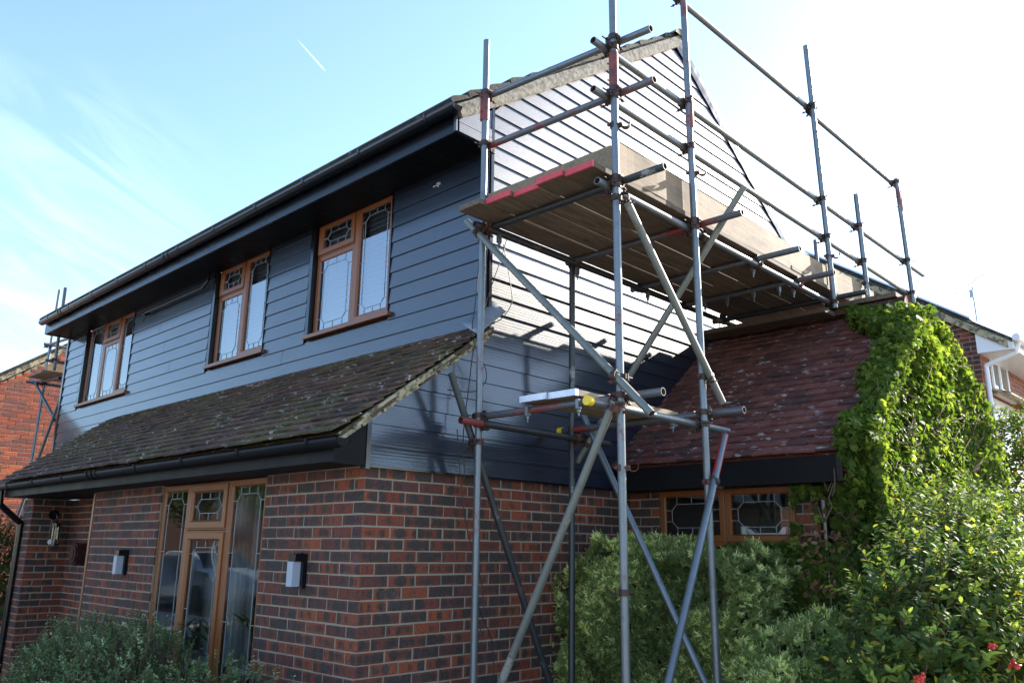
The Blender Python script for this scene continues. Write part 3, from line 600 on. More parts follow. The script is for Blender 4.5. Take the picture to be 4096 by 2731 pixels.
for i in range(5):
    b.rnd(); y = 2.28+i*.40; n = 8; vs = []
    for yy, rr in ((y, .125), (y+.40, .118)):
        for k in range(n+1): a = math.radians(15+150*k/n); vs.append((XR+rr*math.cos(a), min(yy, 4.25), ZR-.02+rr*math.sin(a)))
    b.add(vs, [(k, k+1, n+1+k+1, n+1+k) for k in range(n)]+[tuple(range(n+1))], 0, True)
b.build('ridge_tiles', M['tile_red'], wr)
b = MB(); b.box(5.735, 5.757, 2.31, 4.235, 2.088, 2.272); b.box(5.757, 6.0, 2.335, 4.235, 2.088, 2.10); b.build('wing_fascia', M['matte'], house)
b = MB(); b.box(5.726, 5.79, 2.292, 2.335, 2.086, 2.285); b.prism([(5.80, 2.31, 2.09), (6.0, 2.31, 2.09), (7.5, 2.31, 3.62), (9.0, 2.31, 2.09), (9.2, 2.31, 2.09), (7.5, 2.31, 3.70), (5.80, 2.31, 2.28)], (0, .02, 0)); b.build('box_end', M['satin'], house)
window(house, 6.0-.002, -1, [(2.785, 3.375, 1.675, 2.095, False), (3.375, 3.985, 1.675, 2.095, False)], label='low two-light window of the wing with octagonal leading', gl='glass_low', sill=.07, room=1.4)
b = MB(); b.tube((5.925, 2.53, 1.95), (5.925, 2.53, 0), .034, open_=False); b.tube((5.925, 2.53, 1.97), (5.925, 2.53, 1.90), .041, open_=False); b.build('downpipe', M['black'], house)
# ================================================================ things on and in the house
def wall_lamp(y, label):
    r_ = empty('wall_lamp', (3.14, y, 1.35), label, 'wall lamp', 'modern wall lamps on the front wall')
    b = MB(); b.box(3.118, 3.147, y-.058, y+.05, 1.335, 1.555); b.box(3.062, 3.118, y-.046, y+.04, 1.505, 1.55); b.prism([(3.062, y-.046, 1.551), (3.118, y-.046, 1.551), (3.118, y-.046, 1.562)], (0, .086, 0)); b.build('body', M['satin'], r_)
    b = MB(); b.box(3.056, 3.116, y-.030, y+.038, 1.345, 1.504); b.build('diffuser', M['opal'], r_)
wall_lamp(4.945, 'white fronted wall lamp right of the tall window, near the brick corner')
wall_lamp(7.86, 'white fronted wall lamp between the porch and the tall window')
r_ = empty('lantern', (3.38, 10.67, 1.62), 'dark coach lantern on the shaded brick pier of the porch', 'lantern')
b = MB(); b.tube((3.38, 10.672, 1.93), (3.38, 10.655, 1.93), .055, open_=False); b.path([(3.38, 10.65, 1.93), (3.38, 10.57, 1.95), (3.38, 10.53, 1.90), (3.38, 10.53, 1.82)], .012); b.tube((3.38, 10.53, 1.83), (3.38, 10.53, 1.79), .05, open_=False); b.tube((3.38, 10.53, 1.60), (3.38, 10.53, 1.58), .06, open_=False)
for a in range(6): b.tube((3.38+.055*math.cos(a), 10.53+.055*math.sin(a), 1.59), (3.38+.055*math.cos(a), 10.53+.055*math.sin(a), 1.80), .005, open_=False, seg=5)
b.build('frame', M['black'], r_); b = MB(); b.tube((3.38, 10.53, 1.60), (3.38, 10.53, 1.79), .045, open_=False, seg=8); b.build('lamp_glass', M['glass_low'], r_)
b = MB(); b.tube((3.37, 10.55, 1.63), (3.33, 10.50, 1.62), .03, open_=False, seg=10); b.build('bulb', M['wicker'], r_)
b = MB(); b.tube((3.574, 10.06, 1.49), (3.45, 10.06, 1.49), .125, open_=False, seg=8); b.tube((3.45, 10.06, 1.49), (3.435, 10.06, 1.49), .105, open_=False, seg=8); b.tube((3.435, 10.06, 1.49), (3.428, 10.06, 1.49), .06, open_=False, seg=8); o = b.build('wall_box', simple('dark_red_box', (.04, .012, .010), .35)); tag(o, 'dark red octagonal box on the back wall of the porch', 'wall box')
hb = MB(); hp = []
for i in range(41):
    t = 2*math.pi*i/40; hp.append((3.30, 6.40+.0085*16*math.sin(t)**3*.9, 1.52+.0085*1.25*(13*math.cos(t)-5*math.cos(2*t)-2*math.cos(3*t)-math.cos(4*t))))
hb.path(hp, .014, 6); hb.path([(p[0]+.01, 6.40+(p[1]-6.40)*.82, 1.515+(p[2]-1.52)*.82) for p in hp], .009, 5); hb.path([(3.30, 6.40, 1.56), (3.30, 6.40, 2.0)], .002, 4); o = hb.build('heart_ornament', M['wicker']); tag(o, 'pale wicker heart hanging inside the tall ground floor window', 'ornament')
def houseplant(x, y, z, label, n, sz):
    r_ = empty('house_plant', (x, y, z), label, 'house plant'); b = MB(); b.tube((x, y, z), (x, y, z+.16), .08, open_=False); b.build('pot', M['ceramic'], r_); b = MB()
    for i in range(n):
        a = random.uniform(0, 6.28); t = random.uniform(.2, .8); l = sz*random.uniform(.6, 1); base = Vector((x, y, z+.15)); d = Vector((math.cos(a)*t, math.sin(a)*t, 1)).normalized(); sd = d.cross(Vector((0, 0, 1))).normalized(); b.rnd(); vs = []
        for k in range(6):
            q = k/5; w = .045*math.sin(math.pi*min(1, q+.08))*l/.5; c = base+d*l*q+Vector((math.cos(a), math.sin(a), -.6))*(l*.35*q*q); vs += [c-sd*w, c+sd*w]
        b.add(vs, [(2*k, 2*k+1, 2*k+3, 2*k+2) for k in range(5)], 0, True)
    b.build('leaf_cluster', M['ivy'], r_)
houseplant(3.36, 5.72, .74, 'broad leaved house plant behind the right light of the tall window', 9, .55); houseplant(3.40, 6.45, .62, 'green house plant behind the middle light of the tall window', 9, .45)
b = MB(); b.box(3.25, 3.55, 5.52, 7.25, .70, .73); o = b.build('window_shelf', M['ceramic']); tag(o, 'white inner shelf behind the tall ground floor window', 'shelf')
rr_ = empty('dish', (6.15, 3.05, 1.70), 'white ceramic dish behind the right pane of the low wing window', 'dish'); b = MB(); b.box(6.08, 6.20, 2.93, 3.20, 1.70, 1.745); b.prism([(6.10, 2.90, 1.79), (6.10, 2.94, 1.79), (6.10, 2.98, 1.745), (6.10, 2.92, 1.72)], (.08, 0, 0)); b.prism([(6.10, 3.18, 1.745), (6.10, 3.21, 1.78), (6.10, 3.24, 1.78), (6.10, 3.22, 1.72)], (.08, 0, 0)); b.build('bowl', M['ceramic'], rr_)
rr_ = empty('vase', (6.16, 3.30, 1.70), 'small white vase beside the dish in the wing window', 'vase'); b = MB(); b.tube((6.16, 3.29, 1.70), (6.16, 3.29, 1.80), .035, m=0); b.build('vase_body', M['ceramic'], rr_)
# ================================================================ scaffold
def scaffold(name, loc, label):
    return empty(name, loc, label, 'scaffold')
SC = scaffold('scaffold', (3.87, 2.81, 0), 'tube and fitting scaffold tower with guard rails round the gable end')
T = {}
def tube(k, kind, p1, p2, m='galv', parent=None, mi='inside_rust', cap=None):
    b = MB(); b.tube(p1, p2, m_in=1); o = b.build(kind, [M[m], M[mi]], parent or SC); T[k] = (Vector(p1), Vector(p2))
    if cap is not None:
        pe, pd = (Vector(p1), Vector(p2)) if cap == 0 else (Vector(p2), Vector(p1)); d = (pe-pd).normalized(); cbm = MB(); cbm.tube(pe+d*.012, pe-d*.03, .0285, open_=False, seg=20); cbm.build('end_cap', M['yellow'], o)
    return o
tube('A', 'pole', (3.868, 4.02, 5.418), (3.873, 4.02, .0)); tube('B', 'pole', (3.861, 2.81, 6.4), (3.850, 2.81, .0)); tube('C', 'pole', (4.760, 2.81, 6.7), (4.807, 2.81, .0))
tube('E', 'pole', (4.892, 4.02, 3.97), (4.843, 4.02, .0), 'galv_dark'); tube('D', 'pole', (7.014, 2.81, 6.384), (7.166, 2.81, 3.757)); tube('V6', 'pole', (7.965, 2.81, 5.143), (8.04, 2.81, 3.60))
tube('V7', 'pole', (9.283, 2.81, 5.781), (9.50, 2.81, 3.1)); tube('SP', 'pole', (9.797, 4.02, 5.495), (9.83, 4.02, 3.4), 'galv_red')
tube('r1', 'guard_rail', (3.92, 4.09, 4.972), (3.92, 2.554, 4.853)); tube('r2', 'guard_rail', (3.92, 4.09, 4.545), (3.92, 2.541, 4.48), 'galv_red')
tube('r3', 'guard_rail', (3.707, 2.86, 4.803), (10.04, 2.86, 4.815)); tube('r4', 'guard_rail', (3.700, 2.86, 4.446), (9.62, 2.86, 4.437)); tube('r5', 'guard_rail', (4.66, 2.86, 5.697), (7.13, 2.86, 5.757)); tube('r6', 'guard_rail', (7.09, 2.875, 5.735), (9.45, 2.86, 5.746))
tube('l6', 'ledger', (3.727, 2.86, 3.821), (7.26, 2.86, 3.817), 'galv'); tube('l7', 'ledger', (3.741, 3.97, 3.846), (7.55, 3.97, 3.858), 'galv_dark')
tube('t8', 'transom', (3.92, 4.05, 3.872), (3.92, 2.487, 3.866), 'galv_dark'); tube('t9', 'transom', (4.87, 4.06, 3.873), (4.87, 2.485, 3.866), 'galv_red'); tube('t10', 'transom', (5.80, 4.08, 3.87), (5.80, 2.50, 3.868), 'galv'); tube('t11', 'transom', (6.52, 4.08, 3.87), (6.52, 2.535, 3.868), 'galv_red'); tube('t12', 'transom', (7.22, 4.08, 3.87), (7.22, 2.535, 3.868), 'galv_dark')
tube('b13', 'brace', (3.812, 4.132, 3.933), (3.812, 2.567, 2.342), 'galv_dull'); tube('b14', 'brace', (3.887, 2.752, 3.70), (4.938, 2.752, 2.58), 'galv_dull'); tube('b15', 'brace', (4.95, 2.502, 4.092), (4.95, 4.03, 2.262), 'galv_dull')
tube('t16', 'transom', (3.92, 4.06, 2.488), (3.92, 2.555, 2.483), 'galv_red'); tube('l17', 'ledger', (3.61, 2.86, 2.424), (5.188, 2.86, 2.42), 'galv', cap=0); tube('l18', 'ledger', (3.662, 3.97, 2.426), (5.278, 3.97, 2.425), 'galv_dark'); tube('t19', 'transom', (4.88, 4.146, 2.502), (4.88, 2.564, 2.502), 'galv_red', cap=0)
tube('b20', 'brace', (3.812, 2.824, 2.446), (3.812, 3.99, .305), 'galv_dull'); tube('b21', 'brace', (3.649, 4.07, 2.757), (5.00, 4.07, .02), 'galv_dark'); tube('b22', 'brace', (4.93, 3.99, 2.687), (4.93, 2.80, .46), 'galv'); tube('b23', 'brace', (4.96, 2.76, 2.358), (3.98, 2.76, .50), 'galv')
b = MB(); b.tube((4.965, 2.7605, 2.366), (4.818, 2.7605, 2.088), .0247, m_in=1); b.build('painted_end', [M['red_paint'], M['inside_rust']], SC)
b = MB(); b.tube((3.655, 3.97, 2.426), (3.90, 3.97, 2.426), .0247, m_in=1); b.build('painted_end', [M['rust_red'], M['inside_rust']], SC)
# --- fittings
def coupler_mesh():
    b = MB(); R = .0305; n = 18
    def band(c, ax, t, w, r0=R-.004, r1=R+.002, a0=0, a1=360):
        ax, t = Vector(ax), Vector(t); bb = ax.cross(t); vs = []; m_ = n+1
        for i in range(n+1):
            a = math.radians(a0+(a1-a0)*i/n); d = t*math.cos(a)+bb*math.sin(a)
            vs += [Vector(c)+d*r1-ax*w, Vector(c)+d*r1+ax*w, Vector(c)+d*r0+ax*w, Vector(c)+d*r0-ax*w]
        b.add(vs, [(4*i+j, 4*i+4+j, 4*i+4+(j+1) % 4, 4*i+(j+1) % 4) for i in range(n) for j in range(4)])
    def bolt(p, d, l):
        p, d = Vector(p), Vector(d); b.tube(p-d*l, p+d*l, .0048, open_=False, seg=6); b.tube(p+d*(l*.45), p+d*(l*.45+.011), .0105, open_=False, seg=6)
    band((0, 0, 0), (0, 0, 1), (0, 1, 0), .019); band((0, .05, 0), (1, 0, 0), (0, 1, 0), .019)
    b.obox((0, .027, 0), (1, 0, 0), (0, 1, 0), (0, 0, 1), .020, .006, .020)
    for (c, ax, s_) in (((.040, .004, 0), (0, 1, 0), 1),):
        b.obox((.040, -.008, 0), (1, 0, 0), (0, 1, 0), (0, 0, 1), .015, .0045, .019); b.obox((.040, .013, 0), (1, 0, 0), (0, 1, 0), (0, 0, 1), .014, .0045, .015); b.tube((-.040, -.014, 0), (-.040, .016, 0), .009, open_=False, seg=8)
    bolt((.042, -.012, 0), (0, 1, 0), .052); b.obox((-.035, 0, 0), (1, 0, 0), (0, 1, 0), (0, 0, 1), .007, .010, .017); bolt((0, .060, .042), (0, 1, 0), .050)
    b.obox((0, .062, .036), (1, 0, 0), (0, 1, 0), (0, 0, 1), .015, .004, .010); b.obox((0, .044, .036), (1, 0, 0), (0, 1, 0), (0, 0, 1), .012, .004, .010); b.obox((0, .05, -.035), (1, 0, 0), (0, 1, 0), (0, 0, 1), .016, .009, .006)
    return b
cm = coupler_mesh().build('coupler', M['rust'], None); CM = cm.data; bpy.data.objects.remove(cm)
def link_part(name, me, mw, parent):
    o = bpy.data.objects.new(name, me); COL.objects.link(o); o.parent = parent; o.matrix_parent_inverse = parent.matrix_world.inverted(); o.matrix_basis = mw; return o
def closest(a, b_):
    p1, p2 = T[a]; q1, q2 = T[b_]; d1, d2 = p2-p1, q2-q1; r_ = p1-q1; A, B, Cc, D_, E_ = d1.dot(d1), d1.dot(d2), d2.dot(d2), d1.dot(r_), d2.dot(r_); den = A*Cc-B*B
    s_ = (B*E_-Cc*D_)/den; s_ = min(1, max(0, s_)); t = (B*s_+E_)/Cc; t = min(1, max(0, t)); return p1+d1*s_, q1+d2*t, d1.normalized(), d2.normalized()
def couple(a, b_, flip=1, parent=None, rot=0):
    p, q, da, db = closest(a, b_); y = q-p; z = da*flip; y = (y-z*y.dot(z))
    if y.length < 1e-4: y = z.orthogonal()
    y.normalize(); x = y.cross(z).normalized(); m = Matrix((x, y, z)).transposed().to_4x4(); m.translation = p+(q-p)*.0
    return link_part('coupler', CM, m, parent or SC)
for a, b_ in (('A', 'r1'), ('A', 'r2'), ('B', 'r1'), ('B', 'r2'), ('B', 'r3'), ('B', 'r4'), ('C', 'r3'), ('C', 'r4'), ('C', 'r5'), ('D', 'r3'), ('D', 'r4'), ('D', 'r5'), ('D', 'r6'), ('V6', 'r3'), ('V6', 'r4'), ('V7', 'r3'), ('V7', 'r4'), ('V7', 'r6'), ('B', 'l6'), ('C', 'l6'), ('D', 'l6'), ('A', 'l7'), ('E', 'l7'), ('A', 't8'), ('C', 't9'), ('B', 't8'), ('b13', 'l7'), ('B', 'b13'), ('B', 'b14'), ('C', 'b14'), ('l6', 'b15'), ('l18', 'b15'), ('A', 't16'), ('B', 't16'), ('B', 'l17'), ('C', 'l17'), ('A', 'l18'), ('E', 'l18'), ('C', 't19'), ('E', 't19'), ('l17', 'b20'), ('A', 'b21'), ('E', 'b22'), ('C', 'b23'), ('l6', 't10'), ('l6', 't11'), ('l6', 't12'), ('l7', 't10'), ('l7', 't11'), ('l7', 't12')): couple(a, b_)
# sleeve couplers, loose open couplers, wing-bolt clips
sb = MB(); sb.tube((0, 0, -.13), (0, 0, .13), .0295, .005, open_=True, m_in=0); sb.obox((.031, -.012, 0), (1, 0, 0), (0, 1, 0), (0, 0, 1), .007, .004, .125); sb.obox((.031, .010, 0), (1, 0, 0), (0, 1, 0), (0, 0, 1), .007, .004, .125)
for zz in (-.06, .06): sb.tube((.03, -.045, zz), (.03, .03, zz), .005, open_=False, seg=6); sb.tube((.03, -.035, zz), (.03, -.022, zz), .012, open_=False, seg=6)
o = sb.build('sleeve', M['rust_red'], SC); SM_ = o.data; o.matrix_basis = Matrix.Translation((3.869, 4.02, 4.86))@Matrix.Rotation(2.3, 4, 'Z'); o.matrix_parent_inverse = SC.matrix_world.inverted()
for (x, y, z, a) in ((3.859, 2.81, 4.63, 1.2), (4.782, 2.81, 4.72, .9), (9.33, 2.81, 5.52, .8)): link_part('sleeve', SM_, Matrix.Translation((x, y, z))@Matrix.Rotation(a, 4, 'Z'), SC)
ob = MB(); n = 14; R = .0305
for (c0, c1, r0, r1) in ((0, 250, R-.004, R+.002),):
    vs = []
    for i in range(n+1):
        a = math.radians(c0+(c1-c0)*i/n); d = Vector((math.cos(a), math.sin(a), 0)); vs += [d*r1-Vector((0, 0, .018)), d*r1+Vector((0, 0, .018)), d*r0+Vector((0, 0, .018)), d*r0-Vector((0, 0, .018))]
    ob.add(vs, [(4*i+j, 4*i+4+j, 4*i+4+(j+1) % 4, 4*i+(j+1) % 4) for i in range(n) for j in range(4)])
vs = []; n = 10
for i in range(n+1):
    a = math.radians(-150+190*i/n); c = Vector((.068+.030*math.cos(a), .012, .010+.030*math.sin(a))); vs += [c-Vector((0, .020, 0)), c+Vector((0, .020, 0)), c*1.0+Vector((.0, .020, .004)), c+Vector((0, -.020, .004))]
ob.add(vs, [(4*i+j, 4*i+4+j, 4*i+4+(j+1) % 4, 4*i+(j+1) % 4) for i in range(n) for j in range(4)]); ob.tube((-.05, -.012, 0), (.045, -.02, 0), .0055, open_=False, seg=6); ob.tube((-.045, -.012, 0), (-.03, -.013, 0), .012, open_=False, seg=6); ob.obox((.035, .0, 0), (1, 0, 0), (0, 1, 0), (0, 0, 1), .014, .012, .014)
o = ob.build('open_coupler', M['rust'], SC); OM = o.data
az = math.atan2(-.72, .69)
o.matrix_basis = Matrix.Translation((3.853, 2.81, 2.06))@Matrix.Rotation(az, 4, 'Z'); o.matrix_parent_inverse = SC.matrix_world.inverted()
for (x, y, z, a) in ((3.852, 2.81, 1.375, az+math.pi), (3.858, 2.81, 4.235, az-.2), (4.788, 2.81, 4.235, az-.3), (7.13, 2.81, 4.245, az-.2), (8.01, 2.81, 4.2, az)): link_part('open_coupler', OM, Matrix.Translation((x, y, z))@Matrix.Rotation(a, 4, 'Z'), SC)
cb = MB(); cb.obox((0, 0, 0), (1, 0, 0), (0, 1, 0), (0, 0, 1), .016, .012, .03); cb.tube((0, 0, -.075), (0, 0, -.02), .0055, open_=False, seg=6); cb.tube((0, 0, -.05), (0, 0, -.037), .013, open_=False, seg=6)
o = cb.build('board_clip', M['galv'], SC); CMH = o.data; o.matrix_basis = Matrix.Translation((3.89, 3.58, 2.475)); o.matrix_parent_inverse = SC.matrix_world.inverted()
for p in ((3.89, 3.155, 2.475), (4.86, 3.10, 2.475), (6.50, 3.02, 3.83), (6.50, 3.26, 3.83), (6.50, 3.52, 3.83), (6.50, 3.75, 3.83), (6.52, 2.90, 3.80), (5.80, 2.90, 3.80), (5.83, 3.93, 3.80), (3.95, 3.93, 3.78), (4.87, 3.95, 3.78)): link_part('board_clip', CMH, Matrix.Translation(p), SC)
# --- boards (each lies loose on the tubes)
def board(x0, x1, y0, y1, z, label, group, red=False, m='board', th=.038, band=False, name='scaffold_board', end_red=False, warp=0.):
    b = MB(); b.rnd(); n = 8; c = .012; sec = [(y0, z+.003), (y0+.003, z), (y1-.003, z), (y1, z+.003), (y1, z+th-.003), (y1-.003, z+th), (y0+.003, z+th), (y0, z+th-.003)]; vs = []
    for i in range(n+1):
        x = x0+(x1-x0)*i/n; dz = warp*math.sin(math.pi*i/n); vs += [(x, a, q+dz) for a, q in sec]
    m_ = 8; b.add(vs, [(i*m_+j, i*m_+(j+1) % m_, (i+1)*m_+(j+1) % m_, (i+1)*m_+j) for i in range(n) for j in range(m_)]+[tuple(range(m_)), tuple(n*m_+j for j in range(m_-1, -1, -1))])
    o = b.build(name, M[m]); tag(o, label, 'scaffold board', group)
    if red or band:
        e = MB(); k = .0018; 
        e.box(x0-k-.001, x0+(.03 if band else .012), y0-k, y1+k, z-k, z+th+k); e.build('end_band' if band else 'painted_end', M['band'] if band else M['board_red'], o)
    return o
G1 = 'scaffold boards of the upper platform'
pos = ['outermost', 'second from the outside', 'middle', 'second from the wall', 'nearest the wall']
for i in range(5):
    y0 = 2.846+i*.229; xx = (3.665, 3.645, 3.675, 3.64, 3.59)[i]
    board(xx, 6.58+.02*i, y0, y0+.218, 3.8955+(0, .007, .001, .006, .0)[i], ('brown ended' if i == 4 else 'red ended')+' platform board above the tower, '+pos[i]+' of five', G1, red=(i < 4), warp=random.uniform(-.002, .003))
for i in range(5):
    y0 = 2.842+i*.232; board(6.40+.03*(i % 2), 9.3+.04*i, y0, y0+.222, 3.936 if False else 3.8965+.0385, 'far platform board over the wing roof, '+pos[i]+' of five', G1, warp=0)
tb = MB(); tb.rnd(); tb.prism([(3.905, 2.885, 3.936), (3.943, 2.885, 3.936), (3.943, 4.045, 3.936), (3.905, 4.045, 3.936)], (0, 0, .205)); o = tb.build('toe_board', M['board_pale']); tag(o, 'pale toe board on edge across the tower end between the first two poles', 'toe board')
for (x0, x1, z0, z1, y, lab) in ((3.95, 4.80, 3.936, 4.165, 2.846, 'short toe board on edge between the centre pole and the next pole'), (4.815, 7.13, 3.936, 4.165, 2.848, 'long pale toe board on edge along the middle of the platform'), (7.15, 8.30, 3.975, 4.19, 2.846, 'toe board on edge at the far part of the platform above the wing'), (8.03, 9.5, 3.975, 4.18, 2.890, 'last toe board on edge running behind the ivy top')):
    tb = MB(); tb.rnd(); n = 10; vs = []
    for i in range(n+1):
        x = x0+(x1-x0)*i/n; yy = y+.004*math.sin(i*.9); vs += [(x, yy, z0), (x, yy+.036, z0), (x, yy+.036, z1), (x, yy, z1)]
    tb.add(vs, [(4*i+j, 4*i+(j+1) % 4, 4*i+4+(j+1) % 4, 4*i+4+j) for i in range(n) for j in range(4)]+[(0, 3, 2, 1), tuple(4*n+j for j in range(4))]); o = tb.build('toe_board', M['board_pale']); tag(o, lab, 'toe board')
for i, lab in enumerate(('zinc ended board of the small lower platform, outer of two', 'zinc ended board of the small lower platform, wall side of two')):
    y0 = 3.155+i*.228; board(3.86-.02*i, 5.02+.03*i, y0, y0+.222, 2.528, lab, 'boards of the small lower platform', band=True, m='board_pale')
for i, (x0, z0, y0, y1, lab) in enumerate(((7.05, 3.708, 2.86, 4.15, 'weathered sole board lying along the wing ridge under a scaffold foot'), (7.40, 3.83, 2.35, 3.0, 'sole board on the ridge half covered by ivy'))):
    b = MB(); b.rnd(); b.box(x0, x0+.225, y0, y1, z0, z0+.042); o = b.build('sole_board', M['board']); tag(o, lab, 'sole board')
# base plates
for (x, y) in ((3.873, 4.02), (3.85, 2.81), (4.807, 2.81), (4.843, 4.02)):
    b = MB(); b.box(x-.075, x+.075, y-.075, y+.075, -.02, -.012+.004); b.build('base_plate', M['rust'], SC)
# --- cables hanging at the corner
def cable(pts, label, rad=.004, name='cable'):
    P = [Vector(p) for p in pts]; out = []
    for i in range(len(P)-1):
        p0, p1, p2, p3 = P[max(i-1, 0)], P[i], P[i+1], P[min(i+2, len(P)-1)]
        for k in range(6):
            t = k/6; out.append(.5*((2*p1)+(-p0+p2)*t+(2*p0-5*p1+4*p2-p3)*t*t+(-p0+3*p1-3*p2+p3)*t**3))
    out.append(P[-1]); b = MB(); b.path(out, rad, 5); o = b.build(name, M['cable']); tag(o, label, 'cable'); return o
cable([(3.99, 4.16, 3.86), (3.98, 4.17, 3.62), (3.955, 4.17, 3.35), (3.93, 4.17, 3.12), (3.97, 4.15, 2.98), (4.045, 4.14, 2.86), (4.04, 4.14, 2.76), (3.93, 4.14, 2.68), (3.70, 4.16, 2.66)], 'thin black cable looping round the foot of the lean-to verge')
cable([(4.28, 4.17, 3.95), (4.22, 4.18, 3.75), (4.12, 4.18, 3.5), (4.03, 4.17, 3.26), (3.95, 4.17, 3.0), (3.90, 4.16, 2.7), (3.86, 4.16, 2.35), (3.88, 4.15, 2.05)], 'thin black cable hanging diagonally behind the corner pole')
cable([(4.27, 4.20, 3.9), (4.36, 4.21, 3.62), (4.38, 4.21, 3.45), (4.27, 4.21, 3.3), (4.15, 4.2, 3.24)], 'thin cable bowed out over the bright cladding beside the corner pole')
cable([(3.80, 4.16, 2.40), (3.84, 4.16, 2.1), (3.90, 4.15, 1.75), (4.03, 4.15, 1.45), (4.08, 4.15, 1.2), (4.02, 4.15, .95), (3.98, 4.15, .6)], 'long black cable trailing down the brick wall behind the corner pole')
cable([(4.0, 4.17, 1.42), (4.07, 4.18, 1.2), (4.21, 4.2, 1.0), (4.24, 4.2, .75)], 'thin cable branching off low on the gable brickwork')
# --- second scaffold beyond the far gable
S2 = scaffold('scaffold', (4.2, 14.8, 0), 'second scaffold seen past the far left end of the house'); 
def t2(k, kind, p1, p2, m='galv'): tube('z'+k, kind, p1, p2, m, parent=S2)
t2('p', 'pole', (4.325, 15.0, 5.854), (4.28, 15.0, 0)); t2('q', 'pole', (4.10, 13.95, 5.61), (4.12, 13.95, 4.25), 'galv_red')
t2('g', 'guard_rail', (4.27, 15.1, 4.86), (4.27, 13.9, 4.80)); t2('t', 'transom', (4.22, 15.25, 4.23), (4.22, 13.95, 4.14), 'galv_dark'); t2('l', 'ledger', (4.05, 15.05, 4.20), (6.5, 15.05, 4.20)); t2('l2', 'ledger', (4.02, 14.1, 4.42), (6.5, 14.1, 4.42)); t2('g3', 'guard_rail', (4.2, 14.95, 4.86), (7, 14.95, 4.86))
t2('b1', 'brace', (4.32, 13.75, 4.40), (4.22, 15.0, 2.0)); t2('b2', 'brace', (4.17, 15.1, 4.25), (4.40, 13.8, 3.15)); t2('e', 'pole', (4.62, 14.4, 4.4), (4.44, 14.1, 0), 'galv_dark')
for a, b_ in (('zp', 'zg'), ('zp', 'zt'), ('zp', 'zb1'), ('zp', 'zl'), ('zq', 'zl2')): couple(a, b_, parent=S2)
for i in range(3):
    y0 = 14.30+i*.23; b = MB(); b.rnd(); b.box(4.05, 7.0, y0, y0+.222, 4.262, 4.30); o = b.build('scaffold_board', M['board_pale']); tag(o, 'far scaffold board past the left end of the house, '+('inner', 'middle', 'outer')[i]+' of three', 'scaffold board', 'boards of the far scaffold')
b = MB(); b.rnd(); b.box(4.30, 6.8, 14.93, 14.965, 4.305, 4.53); o = b.build('toe_board', M['board_pale']); tag(o, 'small toe board on the far scaffold left of the house', 'toe board')
# ================================================================ neighbours
def rv(x): return 4.44+.727*(x-3.956)
NL = empty('house', (6.5, 19, 0), 'orange brick neighbour house seen past the left end behind the far scaffold', 'house')
bricks('brick_wall', (3.3, 16.26, 0), (1, 0, 0), (0, -1, 0), 4.3, 0, 6.4, NL, 'brick_orange', clip=lambda p: p.z < rv(p.x)-.10); bricks('brick_wall', (3.3, 16.26, 0), (0, 1, 0), (-1, 0, 0), 7.5, 0, 3.9, NL, 'brick_orange')
b = MB(); b.prism([(2.8, 16.20, rv(2.8)), (9.0, 16.20, rv(9.0)), (9.0, 16.20, rv(9)+.07), (2.8, 16.20, rv(2.8)+.07)], (0, 8, 0)); b.prism([(9.0, 16.2, rv(9)), (9.0, 16.2, rv(9)+.07), (15.2, 16.2, rv(2.8)+.07), (15.2, 16.2, rv(2.8))], (0, 8, 0)); nr = b.build('roof', M['tile_dark'], NL)
b = MB(); b.prism([(2.8, 16.185, rv(2.8)-.10), (9.0, 16.185, rv(9.0)-.10), (9.0, 16.185, rv(9)+.0), (2.8, 16.185, rv(2.8)+.0)], (0, .07, 0)); b.build('verge', M['cement'], nr)
b = MB(); b.prism([(3.4, 16.36, 0), (14.6, 16.36, 0), (14.6, 16.36, 4.0), (9.0, 16.36, rv(9)-.1), (3.4, 16.36, 3.9)], (0, 7.5, 0)); b.build('inner_wall', M['room'], NL)
NR = empty('house', (16, 6, 0), 'dark brick neighbour house with white gutter behind the ivy on the right', 'house'); XN, YN = 13.805, 3.264
def rz(y): return 4.95+.686*(y-3.155)
bricks('brick_wall', (XN, YN, 0), (0, 1, 0), (-1, 0, 0), 4.4, 0, 7.6, NR, 'brick_far', clip=lambda p: p.z < rz(p.y)-.06)
bricks('brick_wall', (XN, YN, 0), (1, 0, 0), (0, -1, 0), 8.1, 0, 4.72, NR, 'brick_orange', flip=1, opens=((.52, 1.60, 4.05, 4.66),))
b = MB(); b.prism([(XN+.1, YN+.1, 0), (XN+.1, 12, 0), (XN+.1, 12, 4.7), (XN+.1, 7.6, 7.8), (XN+.1, YN+.1, 4.7)], (8, 0, 0)); b.build('inner_wall', M['room'], NR)
b = MB(); b.prism([(XN-.05, 2.80, rz(2.80)+.0), (XN-.05, 7.65, rz(7.65)), (XN-.05, 7.65, rz(7.65)+.07), (XN-.05, 2.80, rz(2.80)+.07)], (9, 0, 0)); b.prism([(XN-.05, 7.65, rz(7.65)), (XN-.05, 12.4, rz(2.9)), (XN-.05, 12.4, rz(2.9)+.07), (XN-.05, 7.65, rz(7.65)+.07)], (9, 0, 0)); nr = b.build('roof', M['tile_dark'], NR)
b = MB(); b.prism([(XN-.07, 2.86, rz(2.86)-.12), (XN-.07, 7.65, rz(7.65)-.12), (XN-.07, 7.65, rz(7.65)), (XN-.07, 2.86, rz(2.86))], (.06, 0, 0)); b.build('verge', M['cement'], nr)
b = MB(); b.prism([(XN+.05, 3.35, rz(3.35)+.10), (XN+.05, 5.9, rz(5.9)+.10), (XN+.05, 5.9, rz(5.9)+.135), (XN+.05, 3.35, rz(3.35)+.135)], (2.2, 0, 0)); b.build('solar_panel', M['solar'], nr)
